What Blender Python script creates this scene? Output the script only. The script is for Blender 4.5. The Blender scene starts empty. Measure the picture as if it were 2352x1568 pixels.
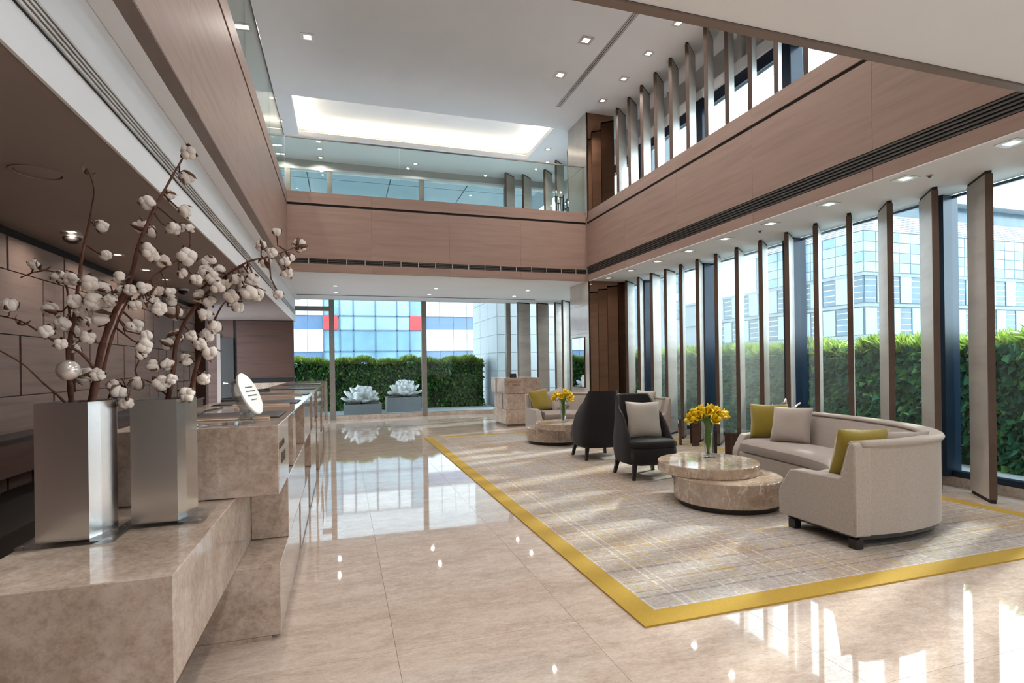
import bpy, bmesh, math, random
import numpy as np
from mathutils import Vector, Matrix, noise
random.seed(7)
S = bpy.context.scene
C = S.collection
# ------------------------------------------------------------------ camera
cam = bpy.data.cameras.new('camera'); camo = bpy.data.objects.new('camera', cam); C.objects.link(camo)
FPX, CXP, CYP, YAW, ROLL, EYE = 1241.0, 1176.0, 836.8, 0.30444, -0.014655, 1.36
_r = Vector((math.cos(YAW), -math.sin(YAW), 0)); _f = Vector((math.sin(YAW), math.cos(YAW), 0)); _u = Vector((0, 0, 1))
RR = _r*math.cos(ROLL) + _u*math.sin(ROLL); UU = _u*math.cos(ROLL) - _r*math.sin(ROLL)
m3 = Matrix((RR, UU, -_f)).transposed()
camo.matrix_world = Matrix.Translation((0, 0, EYE)) @ m3.to_4x4()
cam.sensor_width = 36; cam.lens = 36*FPX/2352; cam.shift_y = (CYP-784)/2352
cam.clip_start = .05; cam.clip_end = 600
S.camera = camo
# ------------------------------------------------------------------ world, sun, exposure
W = bpy.data.worlds.new('sky'); S.world = W; W.use_nodes = True
bg = W.node_tree.nodes['Background']; bg.inputs[0].default_value = (.80, .915, 1, 1); bg.inputs[1].default_value = 6.6
sl = bpy.data.lights.new('sun', 'SUN'); sl.energy = 4.3; sl.angle = .05; sl.color = (1, .95, .86)
so = bpy.data.objects.new('sun', sl); C.objects.link(so)
so.rotation_euler = Vector((-.94, -.32, -.60)).to_track_quat('-Z', 'Y').to_euler()
def portal(loc, rot, sx, sy):
    l = bpy.data.lights.new('window_portal', 'AREA'); l.shape = 'RECTANGLE'; l.size = sx; l.size_y = sy; l.cycles.is_portal = True
    o = bpy.data.objects.new('window_portal', l); C.objects.link(o); o.location = loc; o.rotation_euler = rot
portal((6.6, 6, 3.2), (0, math.radians(90), 0), 6.4, 18)          # faces -X
portal((2, 15.2, 3.2), (math.radians(-90), 0, 0), 9, 6.4)         # faces -Y
S.view_settings.view_transform = 'Standard'; S.view_settings.look = 'None'
S.view_settings.exposure = .18; S.view_settings.gamma = 1; S.view_settings.use_curve_mapping = False
S.cycles.max_bounces = 6; S.cycles.diffuse_bounces = 3; S.cycles.glossy_bounces = 3; S.cycles.transparent_max_bounces = 14
S.cycles.use_adaptive_sampling = True; S.cycles.adaptive_threshold = .12; S.cycles.adaptive_min_samples = 20
S.cycles.caustics_reflective = False; S.cycles.caustics_refractive = False; S.cycles.sample_clamp_indirect = 6
S.cycles.use_denoising = True
# ------------------------------------------------------------------ helpers
class MB:
    def __init__(s): s.v = []; s.f = []
    def add(s, vs, fs):
        n = len(s.v); s.v += [tuple(p) for p in vs]; s.f += [tuple(i+n for i in f) for f in fs]; return s
    def box(s, x0, y0, z0, x1, y1, z1):
        return s.add([(x0,y0,z0),(x1,y0,z0),(x1,y1,z0),(x0,y1,z0),(x0,y0,z1),(x1,y0,z1),(x1,y1,z1),(x0,y1,z1)],
                     [(3,2,1,0),(4,5,6,7),(0,1,5,4),(1,2,6,5),(2,3,7,6),(3,0,4,7)])
    def prism(s, poly, z0, z1, top=None):
        n = len(poly); t = top or poly
        return s.add([(x,y,z0) for x,y in poly]+[(x,y,z1) for x,y in t],
                     [tuple(range(n-1,-1,-1)), tuple(range(n,2*n))]+[(i,(i+1)%n,n+(i+1)%n,n+i) for i in range(n)])
    def lathe(s, prof, n=32, c=(0,0), cap=True):
        k = len(prof); vs = []; fs = []
        for r, z in prof:
            for i in range(n):
                a = 2*math.pi*i/n; vs.append((c[0]+r*math.cos(a), c[1]+r*math.sin(a), z))
        for j in range(k-1):
            for i in range(n): fs.append((j*n+i, j*n+(i+1)%n, (j+1)*n+(i+1)%n, (j+1)*n+i))
        if cap: fs += [tuple(range(n-1,-1,-1)), tuple((k-1)*n+i for i in range(n))]
        return s.add(vs, fs)
    def tube(s, pts, rad, n=8):
        pts = [Vector(p) for p in pts]; k = len(pts); rad = rad if isinstance(rad, (list, tuple)) else [rad]*k
        vs = []; fs = []; up = Vector((.31, .52, .8)).normalized()
        for j, p in enumerate(pts):
            d = (pts[min(j+1,k-1)]-pts[max(j-1,0)]).normalized()
            a = d.cross(up); a = a.normalized() if a.length > 1e-4 else Vector((1,0,0)); b = d.cross(a)
            for i in range(n):
                t = 2*math.pi*i/n; vs.append(p+(a*math.cos(t)+b*math.sin(t))*rad[j])
        for j in range(k-1):
            for i in range(n): fs.append((j*n+i, j*n+(i+1)%n, (j+1)*n+(i+1)%n, (j+1)*n+i))
        fs += [tuple(range(n-1,-1,-1)), tuple((k-1)*n+i for i in range(n))]
        return s.add(vs, fs)
    def loft(s, rings, closed=True, caps=True):
        n = len(rings[0]); vs = [p for r in rings for p in r]; fs = []
        for j in range(len(rings)-1):
            for i in range(n if closed else n-1): fs.append((j*n+i, j*n+(i+1)%n, (j+1)*n+(i+1)%n, (j+1)*n+i))
        if caps: fs += [tuple(range(n-1,-1,-1)), tuple((len(rings)-1)*n+i for i in range(n))]
        return s.add(vs, fs)
    def mesh(s, name, smooth=False):
        me = bpy.data.meshes.new(name); me.from_pydata(s.v, [], s.f); me.validate()
        bm = bmesh.new(); bm.from_mesh(me); bmesh.ops.recalc_face_normals(bm, faces=bm.faces); bm.to_mesh(me); bm.free()
        if smooth:
            me.polygons.foreach_set('use_smooth', [True]*len(me.polygons))
        return me
def link(name, data, parent=None, loc=None, rot=None, scale=None):
    o = bpy.data.objects.new(name, data); C.objects.link(o)
    if parent: o.parent = parent
    if loc is not None: o.location = loc
    if rot is not None: o.rotation_euler = rot
    if scale is not None: o.scale = scale
    return o
def obj(name, mb, mat, parent=None, smooth=False, bevel=0, seg=2, auto=None, loc=None, rot=None):
    me = mb.mesh(name, smooth) if isinstance(mb, MB) else mb
    if mat is not None and not me.materials: me.materials.append(mat)
    o = link(name, me, parent, loc, rot)
    if bevel:
        b = o.modifiers.new('bevel', 'BEVEL'); b.width = bevel; b.segments = seg; b.limit_method = 'ANGLE'; b.angle_limit = .7
    if auto:
        me.polygons.foreach_set('use_smooth', [True]*len(me.polygons))
        try:
            bm = bmesh.new(); bm.from_mesh(me)
            for e in bm.edges:
                if len(e.link_faces) == 2 and e.calc_face_angle(0) > auto: e.smooth = False
            bm.to_mesh(me); bm.free()
        except Exception: pass
    return o
def tag(o, label=None, cat=None, group=None, kind=None):
    if label: o['label'] = label
    if cat: o['category'] = cat
    if group: o['group'] = group
    if kind: o['kind'] = kind
    return o
def thing(name, label, cat, loc=(0,0,0), rz=0, group=None):
    return tag(link(name, None, None, loc, (0,0,rz)), label, cat, group)
def struct(name, mb, mat, **k): return tag(obj(name, mb, mat, **k), kind='structure')
def copy_tree(o, parent=None):
    c = o.copy(); C.objects.link(c); c.parent = parent
    for ch in list(o.children): copy_tree(ch, c)
    return c
def px(x, y, **k):
    d = RR*((x-CXP)/FPX) - UU*((y-CYP)/FPX) + _f
    (a, v), = k.items(); i = 'XYZ'.index(a); o = Vector((0,0,EYE)); return o + d*((v-o[i])/d[i])
def spline(pts, n):
    P = [Vector(p) for p in pts]; P = [2*P[0]-P[1]]+P+[2*P[-1]-P[-2]]; m = len(P)-3; out = []
    for k in range(n):
        t = k/(n-1)*m; i = min(int(t), m-1); t -= i; a,b,c,d = P[i:i+4]
        out.append(.5*((2*b)+(c-a)*t+(2*a-5*b+4*c-d)*t*t+(3*b-a-3*c+d)*t**3))
    return out
ORD = ['first','second','third','fourth','fifth','sixth','seventh','eighth','ninth','tenth','eleventh','twelfth','thirteenth','fourteenth','fifteenth','sixteenth','seventeenth','eighteenth','nineteenth','twentieth']
# ------------------------------------------------------------------ materials
def nt(name):
    m = bpy.data.materials.new(name); m.use_nodes = True; t = m.node_tree; return m, t, t.nodes['Principled BSDF']
def N(t, ty, **k):
    n = t.nodes.new(ty)
    for a, v in k.items():
        if a.startswith('i_'): n.inputs[a[2:].replace('_',' ')].default_value = v
        else: setattr(n, a, v)
    return n
def L(t, a, b): t.links.new(a, b)
def coords(t, scale, rnd=False, gen='Object'):
    tc = N(t, 'ShaderNodeTexCoord'); mp = N(t, 'ShaderNodeMapping'); mp.inputs['Scale'].default_value = scale
    L(t, tc.outputs[gen], mp.inputs['Vector'])
    if rnd:
        oi = N(t, 'ShaderNodeObjectInfo'); mu = N(t, 'ShaderNodeMath', operation='MULTIPLY'); mu.inputs[1].default_value = 37.
        cb = N(t, 'ShaderNodeCombineXYZ'); L(t, oi.outputs['Random'], mu.inputs[0])
        for i in range(3): L(t, mu.outputs[0], cb.inputs[i])
        L(t, cb.outputs[0], mp.inputs['Location'])
    return mp.outputs[0]
def ramp(t, src, stops):
    r = N(t, 'ShaderNodeValToRGB'); e = r.color_ramp.elements
    while len(e) < len(stops): e.new(.5)
    for i, (p, c) in enumerate(stops): e[i].position = p; e[i].color = (*c, 1)
    L(t, src, r.inputs[0]); return r.outputs[0]
def noi(t, vec, scale, detail=4, rough=.55, dist=0):
    n = N(t, 'ShaderNodeTexNoise'); n.inputs['Scale'].default_value = scale; n.inputs['Detail'].default_value = detail
    n.inputs['Roughness'].default_value = rough; n.inputs['Distortion'].default_value = dist; L(t, vec, n.inputs['Vector']); return n.outputs['Fac']
def bumpn(t, b, h, strength=.2, dist=.01):
    bp = N(t, 'ShaderNodeBump'); bp.inputs['Strength'].default_value = strength; bp.inputs['Distance'].default_value = dist
    L(t, h, bp.inputs['Height']); L(t, bp.outputs[0], b.inputs['Normal'])
def mixc(t, fac, a, b, mode='MIX'):
    m = N(t, 'ShaderNodeMix', data_type='RGBA', blend_type=mode)
    for s, v in ((m.inputs[0], fac), (m.inputs[6], a), (m.inputs[7], b)):
        if hasattr(v, 'links'): L(t, v, s)
        elif isinstance(v, (int, float)): s.default_value = v
        else: s.default_value = (*v, 1)
    return m.outputs[2]
def plain(name, col, rough=.5, metal=0, spec=.5, var=.12, scale=6., stretch=(1,1,1), bump=0, rnd=False, coat=0, sheen=0):
    m, t, b = nt(name)
    f = noi(t, coords(t, stretch, rnd), scale)
    lo = tuple(max(0, c*(1-var)) for c in col); hi = tuple(min(1, c*(1+var)) for c in col)
    L(t, ramp(t, f, [(.3, lo), (.7, hi)]), b.inputs['Base Color'])
    b.inputs['Roughness'].default_value = rough; b.inputs['Metallic'].default_value = metal; b.inputs['Specular IOR Level'].default_value = spec
    if coat: b.inputs['Coat Weight'].default_value = coat; b.inputs['Coat Roughness'].default_value = .03
    if sheen: b.inputs['Sheen Weight'].default_value = sheen
    if bump: bumpn(t, b, f, bump)
    return m
def wood(name, col, dark, rough=.45, zscale=7., rnd=True):
    m, t, b = nt(name); v = coords(t, (.45, .45, zscale), rnd)
    f = noi(t, v, 2.2, 6, .6, .25); g = noi(t, coords(t, (1.2, 1.2, zscale*7), rnd), 3, 3, .6)
    c = ramp(t, f, [(.28, dark), (.5, col), (.75, tuple(min(1, x*1.13) for x in col))])
    L(t, mixc(t, g, c, mixc(t, .22, c, dark)), b.inputs['Base Color']); b.inputs['Roughness'].default_value = rough
    b.inputs['Specular IOR Level'].default_value = .35
    return m
def marble(name, base, lite, dark, rough=.04, scale=1., vein=.35, rnd=True, ior=1.55, veincol=None, stretch=(1,1,1)):
    m, t, b = nt(name); v = coords(t, tuple(scale*s for s in stretch), rnd)
    f = noi(t, v, 1.6, 9, .62, .5); g = noi(t, v, 7, 8, .65, .3); h = noi(t, v, 26, 6, .7)
    c = ramp(t, f, [(.36, dark), (.5, base), (.64, lite)])
    c = mixc(t, .45, c, ramp(t, g, [(.38, dark), (.52, base), (.62, lite)]))
    c = mixc(t, .28, c, ramp(t, h, [(.40, dark), (.56, lite)]))
    w = N(t, 'ShaderNodeTexNoise'); w.inputs['Scale'].default_value = 2.6; w.inputs['Detail'].default_value = 7; w.inputs['Distortion'].default_value = 1.4; L(t, v, w.inputs['Vector'])
    a = N(t, 'ShaderNodeMath', operation='SUBTRACT'); a.inputs[1].default_value = .5; L(t, w.outputs['Fac'], a.inputs[0])
    ab = N(t, 'ShaderNodeMath', operation='ABSOLUTE'); L(t, a.outputs[0], ab.inputs[0])
    vr = N(t, 'ShaderNodeMapRange'); vr.inputs[1].default_value = 0; vr.inputs[2].default_value = .028; vr.inputs[3].default_value = vein; vr.inputs[4].default_value = 0; L(t, ab.outputs[0], vr.inputs[0])
    L(t, mixc(t, vr.outputs[0], c, veincol or dark), b.inputs['Base Color'])
    b.inputs['Roughness'].default_value = rough; b.inputs['IOR'].default_value = ior
    return m
def emit(name, col, s):
    m, t, b = nt(name); b.inputs['Base Color'].default_value = (*col, 1); b.inputs['Emission Color'].default_value = (*col, 1); b.inputs['Emission Strength'].default_value = s
    return m
def glass(name, tint=(.93,.98,.97), refl=1.0, ior=1.45):
    m = bpy.data.materials.new(name); m.use_nodes = True; t = m.node_tree; t.nodes.clear()
    o = N(t, 'ShaderNodeOutputMaterial'); mx = N(t, 'ShaderNodeMixShader'); tr = N(t, 'ShaderNodeBsdfTransparent'); gl = N(t, 'ShaderNodeBsdfGlossy')
    tr.inputs[0].default_value = (*tint, 1); gl.inputs['Roughness'].default_value = 0; gl.inputs[0].default_value = (1,1,1,1)
    fr = N(t, 'ShaderNodeFresnel'); fr.inputs[0].default_value = ior; mu = N(t, 'ShaderNodeMath', operation='MULTIPLY'); mu.inputs[1].default_value = refl
    L(t, fr.outputs[0], mu.inputs[0]); L(t, mu.outputs[0], mx.inputs[0]); L(t, tr.outputs[0], mx.inputs[1]); L(t, gl.outputs[0], mx.inputs[2]); L(t, mx.outputs[0], o.inputs[0])
    return m
def fabric(name, col, var=.18, scale=260., rough=.9, sheen=.25, vert=False):
    m, t, b = nt(name)
    v = coords(t, (1, 1, .25) if vert else (1, 1, 1)); f = noi(t, v, scale, 2, .6); g = noi(t, v, 3., 3)
    c = ramp(t, f, [(.32, tuple(x*(1-var) for x in col)), (.68, tuple(min(1, x*(1+var)) for x in col))])
    L(t, mixc(t, .25, c, ramp(t, g, [(.3, tuple(x*.9 for x in col)), (.7, tuple(min(1, x*1.08) for x in col))])), b.inputs['Base Color'])
    b.inputs['Roughness'].default_value = rough; b.inputs['Sheen Weight'].default_value = sheen; b.inputs['Specular IOR Level'].default_value = .2
    bumpn(t, b, f, .25, .002)
    return m
def leafmat(name, a, bcol, c, trans=.35):
    m, t, b = nt(name)
    ge = N(t, 'ShaderNodeNewGeometry')
    L(t, ramp(t, ge.outputs['Random Per Island'], [(0, a), (.55, bcol), (1, c)]), b.inputs['Base Color'])
    b.inputs['Roughness'].default_value = .5; b.inputs['Specular IOR Level'].default_value = .35
    tl = N(t, 'ShaderNodeBsdfTranslucent'); L(t, b.inputs['Base Color'].links[0].from_socket, tl.inputs[0])
    mx = N(t, 'ShaderNodeMixShader'); mx.inputs[0].default_value = trans
    out = [n for n in t.nodes if n.type == 'OUTPUT_MATERIAL'][0]
    L(t, b.outputs[0], mx.inputs[1]); L(t, tl.outputs[0], mx.inputs[2]); L(t, mx.outputs[0], out.inputs[0])
    return m
M = {}
M['floor'] = marble('floor_marble', (.56,.455,.39), (.67,.575,.51), (.42,.325,.265), rough=.035, scale=1.7, vein=.22, stretch=(1, 2.4, 1))
M['grout'] = plain('grout', (.46,.39,.34), .6)
M['stone'] = marble('counter_stone', (.50,.395,.33), (.66,.555,.485), (.33,.235,.175), rough=.07, scale=1.6, vein=.25)
M['table_stone'] = marble('table_stone', (.40,.295,.225), (.54,.44,.36), (.29,.20,.14), rough=.03, scale=1.5, vein=.65, veincol=(.70,.62,.54), ior=1.9)
M['bulk'] = wood('bulkhead_veneer', (.365,.250,.211), (.305,.205,.171))
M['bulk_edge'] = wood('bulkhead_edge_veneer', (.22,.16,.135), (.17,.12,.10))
M['panel'] = wood('panelling_veneer', (.245,.165,.135), (.17,.112,.09), rough=.6, rnd=True)
M['fin'] = wood('fin_veneer', (.44,.39,.35), (.36,.31,.275), rough=.4, zscale=3.)
M['fin_edge'] = wood('fin_edge_veneer', (.12,.080,.062), (.085,.055,.042), rough=.4, zscale=1.2)
M['dark_wood'] = wood('dark_wood', (.10,.052,.040), (.06,.03,.024))
M['black_wood'] = plain('black_wood', (.018,.014,.013), .35)
M['white'] = plain('white_plaster', (.88,.875,.90), .75, var=.02, scale=2)
M['ceil'] = plain('ceiling_paint', (.83,.845,.88), .8, var=.015, scale=1.5)
M['grey_paint'] = plain('grey_paint', (.55,.54,.53), .6, var=.04)
M['taupe'] = plain('taupe_ceiling', (.34,.28,.26), .7, var=.03, scale=2)
M['black'] = plain('black_gap', (.012,.010,.010), .7)
M['slat'] = plain('grille_metal', (.10,.09,.085), .35, .6)
M['slat_lite'] = plain('grille_light', (.55,.53,.52), .4, .3)
M['bronze'] = plain('bronze_frame', (.24,.215,.19), .4, .3)
M['navy'] = plain('navy_metal', (.014,.026,.050), .30, .2)
M['glass'] = glass('window_glass', (.93,.985,.985), .5)
M['rail_glass'] = glass('balustrade_glass', (.86,.91,.88), .55)
M['acrylic'] = glass('clear_acrylic', (.93,.955,.965), .7, 1.5)
M['mirror'] = plain('bronze_mirror', (.34,.20,.135), .02, 1., var=.02)
M['steel'] = plain('polished_steel', (.80,.785,.775), .22, 1., var=.02, scale=3)
M['pier'] = plain('pier_stone', (.50,.44,.38), .12, var=.06, scale=3, coat=.3)
M['sofa'] = fabric('sofa_fabric', (.40,.35,.315), vert=True)
M['sofa_in'] = fabric('sofa_seat_fabric', (.35,.30,.275))
M['piping'] = fabric('piping', (.38,.325,.285))
M['olive'] = fabric('olive_velvet', (.27,.20,.022), .08, 80, .8, .6)
M['beige'] = fabric('beige_cushion', (.42,.365,.33), .15, 220)
M['grey_cushion'] = fabric('grey_cushion', (.42,.385,.345), .15, 220)
M['char'] = fabric('charcoal_fabric', (.020,.018,.020), .4, 220, .85, .12)
M['yellow'] = plain('yellow_petal', (.88,.60,.008), .5, var=.15, scale=20)
M['stem'] = plain('green_stem', (.10,.24,.03), .45, var=.2)
M['bark'] = plain('cotton_bark', (.105,.038,.024), .75, var=.35, scale=40, bump=.3)
M['cotton'] = plain('cotton_fluff', (.92,.82,.76), .95, var=.05, scale=30, bump=.5, sheen=.6)
M['husk'] = plain('cotton_husk', (.13,.062,.035), .8, var=.4, scale=30)
M['pad'] = plain('desk_pad_leather', (.055,.050,.052), .35)
M['paper'] = plain('white_paper', (.78,.77,.76), .5, var=.02)
M['tray'] = plain('pale_wood_tray', (.55,.42,.33), .4)
M['ink'] = plain('dark_lettering', (.09,.07,.065), .5)
M['ink_red'] = plain('bronze_lettering', (.26,.12,.07), .4)
M['terrace'] = plain('terrace_paving', (.50,.53,.56), .6, var=.06, scale=3)
M['ground'] = plain('street_ground', (.40,.41,.42), .9)
M['planter'] = plain('grey_planter', (.30,.31,.33), .6, var=.05)
M['petal_white'] = plain('white_resin', (.86,.86,.87), .45, var=.03)
M['soil'] = plain('dark_soil', (.03,.035,.03), .9)
M['fac_white'] = plain('white_cladding', (.44,.46,.48), .5, var=.02)
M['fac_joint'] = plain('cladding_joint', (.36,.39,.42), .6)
M['fac_blue'] = plain('blue_window', (.070,.115,.195), .22, var=.12, scale=.4)
M['fac_glass'] = plain('curtain_glass', (.115,.20,.255), .15, var=.25, scale=.35)
M['fac_pale'] = plain('pale_glass', (.18,.25,.295), .2, var=.15, scale=.3)
M['fac_dark'] = plain('dark_window', (.045,.085,.115), .2, var=.3, scale=.6)
M['fac_grey'] = plain('grey_band', (.13,.155,.18), .5)
M['fac_frame'] = plain('facade_frame', (.05,.09,.14), .4)
M['red'] = plain('red_panel', (.55,.022,.026), .4)
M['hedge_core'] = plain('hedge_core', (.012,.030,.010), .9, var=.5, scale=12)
M['leaf'] = leafmat('hedge_leaf', (.022,.105,.035), (.060,.21,.050), (.22,.42,.07))
M['leaf2'] = leafmat('hedge_leaf_blue', (.020,.125,.075), (.060,.24,.105), (.22,.44,.10))
M['blade'] = leafmat('hedge_blade', (.16,.28,.03), (.30,.42,.06), (.50,.58,.14), .5)
M['lamp'] = emit('lamp_lens', (1,.86,.66), 4)
M['lampc'] = emit('lamp_lens_cool', (1,.97,.92), 3.5)
M['flame'] = emit('candle_bulb', (1,.85,.6), 6)
M['trimw'] = plain('lamp_trim', (.62,.58,.55), .4, .4)
M['iron'] = plain('black_iron', (.012,.012,.014), .4, .5)
M['screen'] = None
M['screen'] = plain('glossy_screen', (.55,.60,.66), .02, 1., var=.02)
def carpet_mat():
    m, t, b = nt('woven_carpet'); tc = N(t, 'ShaderNodeTexCoord'); sp = N(t, 'ShaderNodeSeparateXYZ'); L(t, tc.outputs['Object'], sp.inputs[0])
    def oned(axis, freq, lo, hi, seed, jit=0.):
        mu = N(t, 'ShaderNodeMath', operation='MULTIPLY_ADD'); mu.inputs[1].default_value = freq; mu.inputs[2].default_value = seed; L(t, sp.outputs[axis], mu.inputs[0])
        n = N(t, 'ShaderNodeTexNoise', noise_dimensions='1D'); n.inputs['Scale'].default_value = 1; n.inputs['Detail'].default_value = 1.5; n.inputs['Roughness'].default_value = .7
        L(t, mu.outputs[0], n.inputs['W'])
        r = N(t, 'ShaderNodeMapRange'); r.inputs[1].default_value = lo; r.inputs[2].default_value = hi; L(t, n.outputs['Fac'], r.inputs[0]); return r.outputs[0]
    obv = coords(t, (1,1,1)); big = noi(t, obv, .9, 3, .5); med = noi(t, obv, 2.6, 3, .6)
    c = ramp(t, big, [(.36, (.42,.40,.39)), (.5, (.42,.36,.325)), (.64, (.35,.25,.19))])
    wx = noi(t, coords(t, (16, 105, 1)), 1, 3, .75); wy = noi(t, coords(t, (105, 16, 1)), 1, 3, .75)
    c = mixc(t, ramp(t, wx, [(.42,(0,0,0)),(.62,(1,1,1))]), c, mixc(t, .55, c, (.17,.15,.145))); c = mixc(t, mixc(t, 1., ramp(t, wy, [(.42,(0,0,0)),(.6,(1,1,1))]), (.55,.55,.55), 'MULTIPLY'), c, mixc(t, .45, c, (.66,.62,.58)))
    def lay(c, fac, breaks, col, k=1.):
        f = N(t, 'ShaderNodeMath', operation='MULTIPLY'); L(t, fac, f.inputs[0]); L(t, breaks, f.inputs[1])
        g = N(t, 'ShaderNodeMath', operation='MULTIPLY'); L(t, f.outputs[0], g.inputs[0]); g.inputs[1].default_value = k
        return mixc(t, g.outputs[0], c, col)
    brk = ramp(t, noi(t, coords(t, (30, 6, 1)), 1, 2, .6), [(.36,(0,0,0)),(.55,(1,1,1))]); brk2 = ramp(t, noi(t, coords(t, (6, 30, 1)), 1, 2, .6), [(.36,(0,0,0)),(.55,(1,1,1))])
    patch = ramp(t, med, [(.42,(.12,.12,.12)),(.62,(1,1,1))])
    c = lay(c, oned(0, 30., .635, .665, 3.), brk2, (.66,.61,.55), .62)
    c = lay(c, oned(0, 24., .64, .67, 31.), patch, (.48,.34,.09), .75)
    c = lay(c, oned(1, 28., .635, .665, 11.), brk, (.64,.60,.55), .5)
    c = lay(c, oned(1, 30., .63, .66, 57.), patch, (.48,.32,.07), .8)
    c = lay(c, oned(1, 22., .645, .67, 83.), brk, (.15,.13,.14), .6)
    L(t, c, b.inputs['Base Color']); b.inputs['Roughness'].default_value = .95; b.inputs['Specular IOR Level'].default_value = .1
    bumpn(t, b, wx, .5, .004); return m
M['carpet'] = carpet_mat()
M['border'] = fabric('yellow_border_wool', (.42,.268,.035), .12, 150, .95, .1)
# ------------------------------------------------------------------ big planes of the place
XL, XR, YB, YN = -.91, 4.98, 10.45, 2.36
Z1, ZT, ZC, XW, YW = 3.1, 4.55, 6.64, 6.24, 14.75
fl = struct('floor', MB().box(-3.2, -3, -.3, XW+.1, YW+.1, -.013), M['grout'])
T = .93; tx0, ty0 = 1.158-5*T, 14.72-19*T
tm = MB().box(.0008, .0008, -.013, T-.0008, T-.0008, 0).mesh('floor_tile'); tm.materials.append(M['floor'])
for i in range(0, 11):
    for j in range(2, 19):
        x, y = tx0+i*T, ty0+j*T
        if x+T > XW+.06 or x < -3.2: continue
        link('floor_tile', tm, fl, (x, y, 0))
edge = MB().box(tx0+10*T+.001 if tx0+10*T < XW-.05 else XW-.08, -1.08, -.013, XW-.02, YW-.06, 0)
obj('floor_edge_strip', edge, M['floor'], fl)
for o in list(fl.children):
    if o.name.startswith('floor_edge') and tx0+10*T > XW: bpy.data.objects.remove(o)
# slabs and ceilings (lower)
struct('ceiling_right', MB().box(XR+.03, -3, Z1, XW, YW, 4.4), M['ceil'])
struct('ceiling_back', MB().box(XL-.22, YB+.03, Z1, XR+.03, YW, 4.4), M['ceil'])
struct('ceiling_near', MB().box(XL-.22, -3, Z1, XR+.03, YN-.06, 4.4), M['ceil'])
struct('ceiling_left', MB().box(XL-.22, YN-.06, Z1, XL-.03, YB+.03, 4.4), M['ceil'])
struct('ceiling_reception', MB().box(-3.2, -3, 2.535, -1.133, YW, 4.4), M['taupe'])
struct('trim_1', MB().box(-1.133, -3, 2.52, -1.118, YW, Z1-.001), M['white'])          # white fascia beside the reception ceiling
struct('trim_2', MB().box(-1.115, -3, Z1-.012, -1.0, YW, Z1-.002), M['white'])
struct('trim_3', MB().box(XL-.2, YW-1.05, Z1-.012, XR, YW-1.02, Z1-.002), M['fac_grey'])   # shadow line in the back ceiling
# upper slab floor left and upper walls
struct('ceiling_upper_left', MB().box(-6, -3, 4.3, XL-.22, YW, 4.42), M['grey_paint'])
cz = ZC+.3
uc = struct('ceiling', MB().box(-6, -3, cz+.02, 6.9, 15.4, cz+.2), M['ceil'])
cx0, cx1, cy0, cy1 = -.87, 4.6, 11.25, 13.15
for k, b in enumerate(((-6,-3,6.9,cy0), (-6,cy1,6.9,15.4), (-6,cy0,cx0,cy1), (cx1,cy0,6.9,cy1))):
    obj('ceiling_panel', MB().box(b[0]+.0005, b[1]+.0005, ZC, b[2]-.0005, b[3]-.0005, ZC+.10), M['ceil'], uc)
struct('wall_upper_left', MB().box(-6.1, -3, 4.3, -6, 15.4, 7), M['grey_paint'])
struct('wall_near', MB().box(-6.1, -3.1, -.3, XW+.1, -3, 7.1), M['grey_paint'])
# ------------------------------------------------------------------ wood bulkheads around the opening
def bulkhead(name, fixed, axis, a0, a1, face, rows, npan, label):
    """axis 'y': runs along Y at x=fixed, face = +1/-1 direction it looks; panels in rows of z"""
    th = .028
    def bx(lo, hi, z0, z1, d0, d1):
        p, q = fixed+face*d0, fixed+face*d1; p, q = min(p,q), max(p,q)
        return MB().box(p, lo, z0, q, hi, z1) if axis == 'y' else MB().box(lo, p, z0, hi, q, z1)
    st = struct(name, bx(a0, a1, Z1, ZT-.01, -.045, -.02), M['black'])
    for (z0, z1, off) in rows:
        w = (a1-a0)/npan
        for k in range(npan):
            lo = a0+k*w; hi = lo+w
            obj('veneer_panel', bx(lo+.0012, hi-.0012, z0, z1, -th+.008, 0), M['bulk'], st)
    return st
rows_r = [(Z1, 3.235, 0), (3.405, 4.30, 0), (4.345, ZT, 0)]
wr = bulkhead('wall_right', XR, 'y', YN, YB, -1, rows_r, 5, '')
rows_b = [(Z1, 3.25, 0), (3.345, 4.30, 0), (4.345, ZT, 0)]
wb = bulkhead('wall_back', YB, 'x', XL, XR, -1, rows_b, 4, '')
wl = bulkhead('wall_left_bulkhead', XL, 'y', YN, YB, 1, [(Z1, 4.30, 0), (4.345, ZT, 0)], 5, '')
wn = bulkhead('wall_near_bulkhead', YN, 'x', XL, XR, 1, [(Z1, 4.30, 0), (4.345, ZT, 0)], 4, '')
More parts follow.
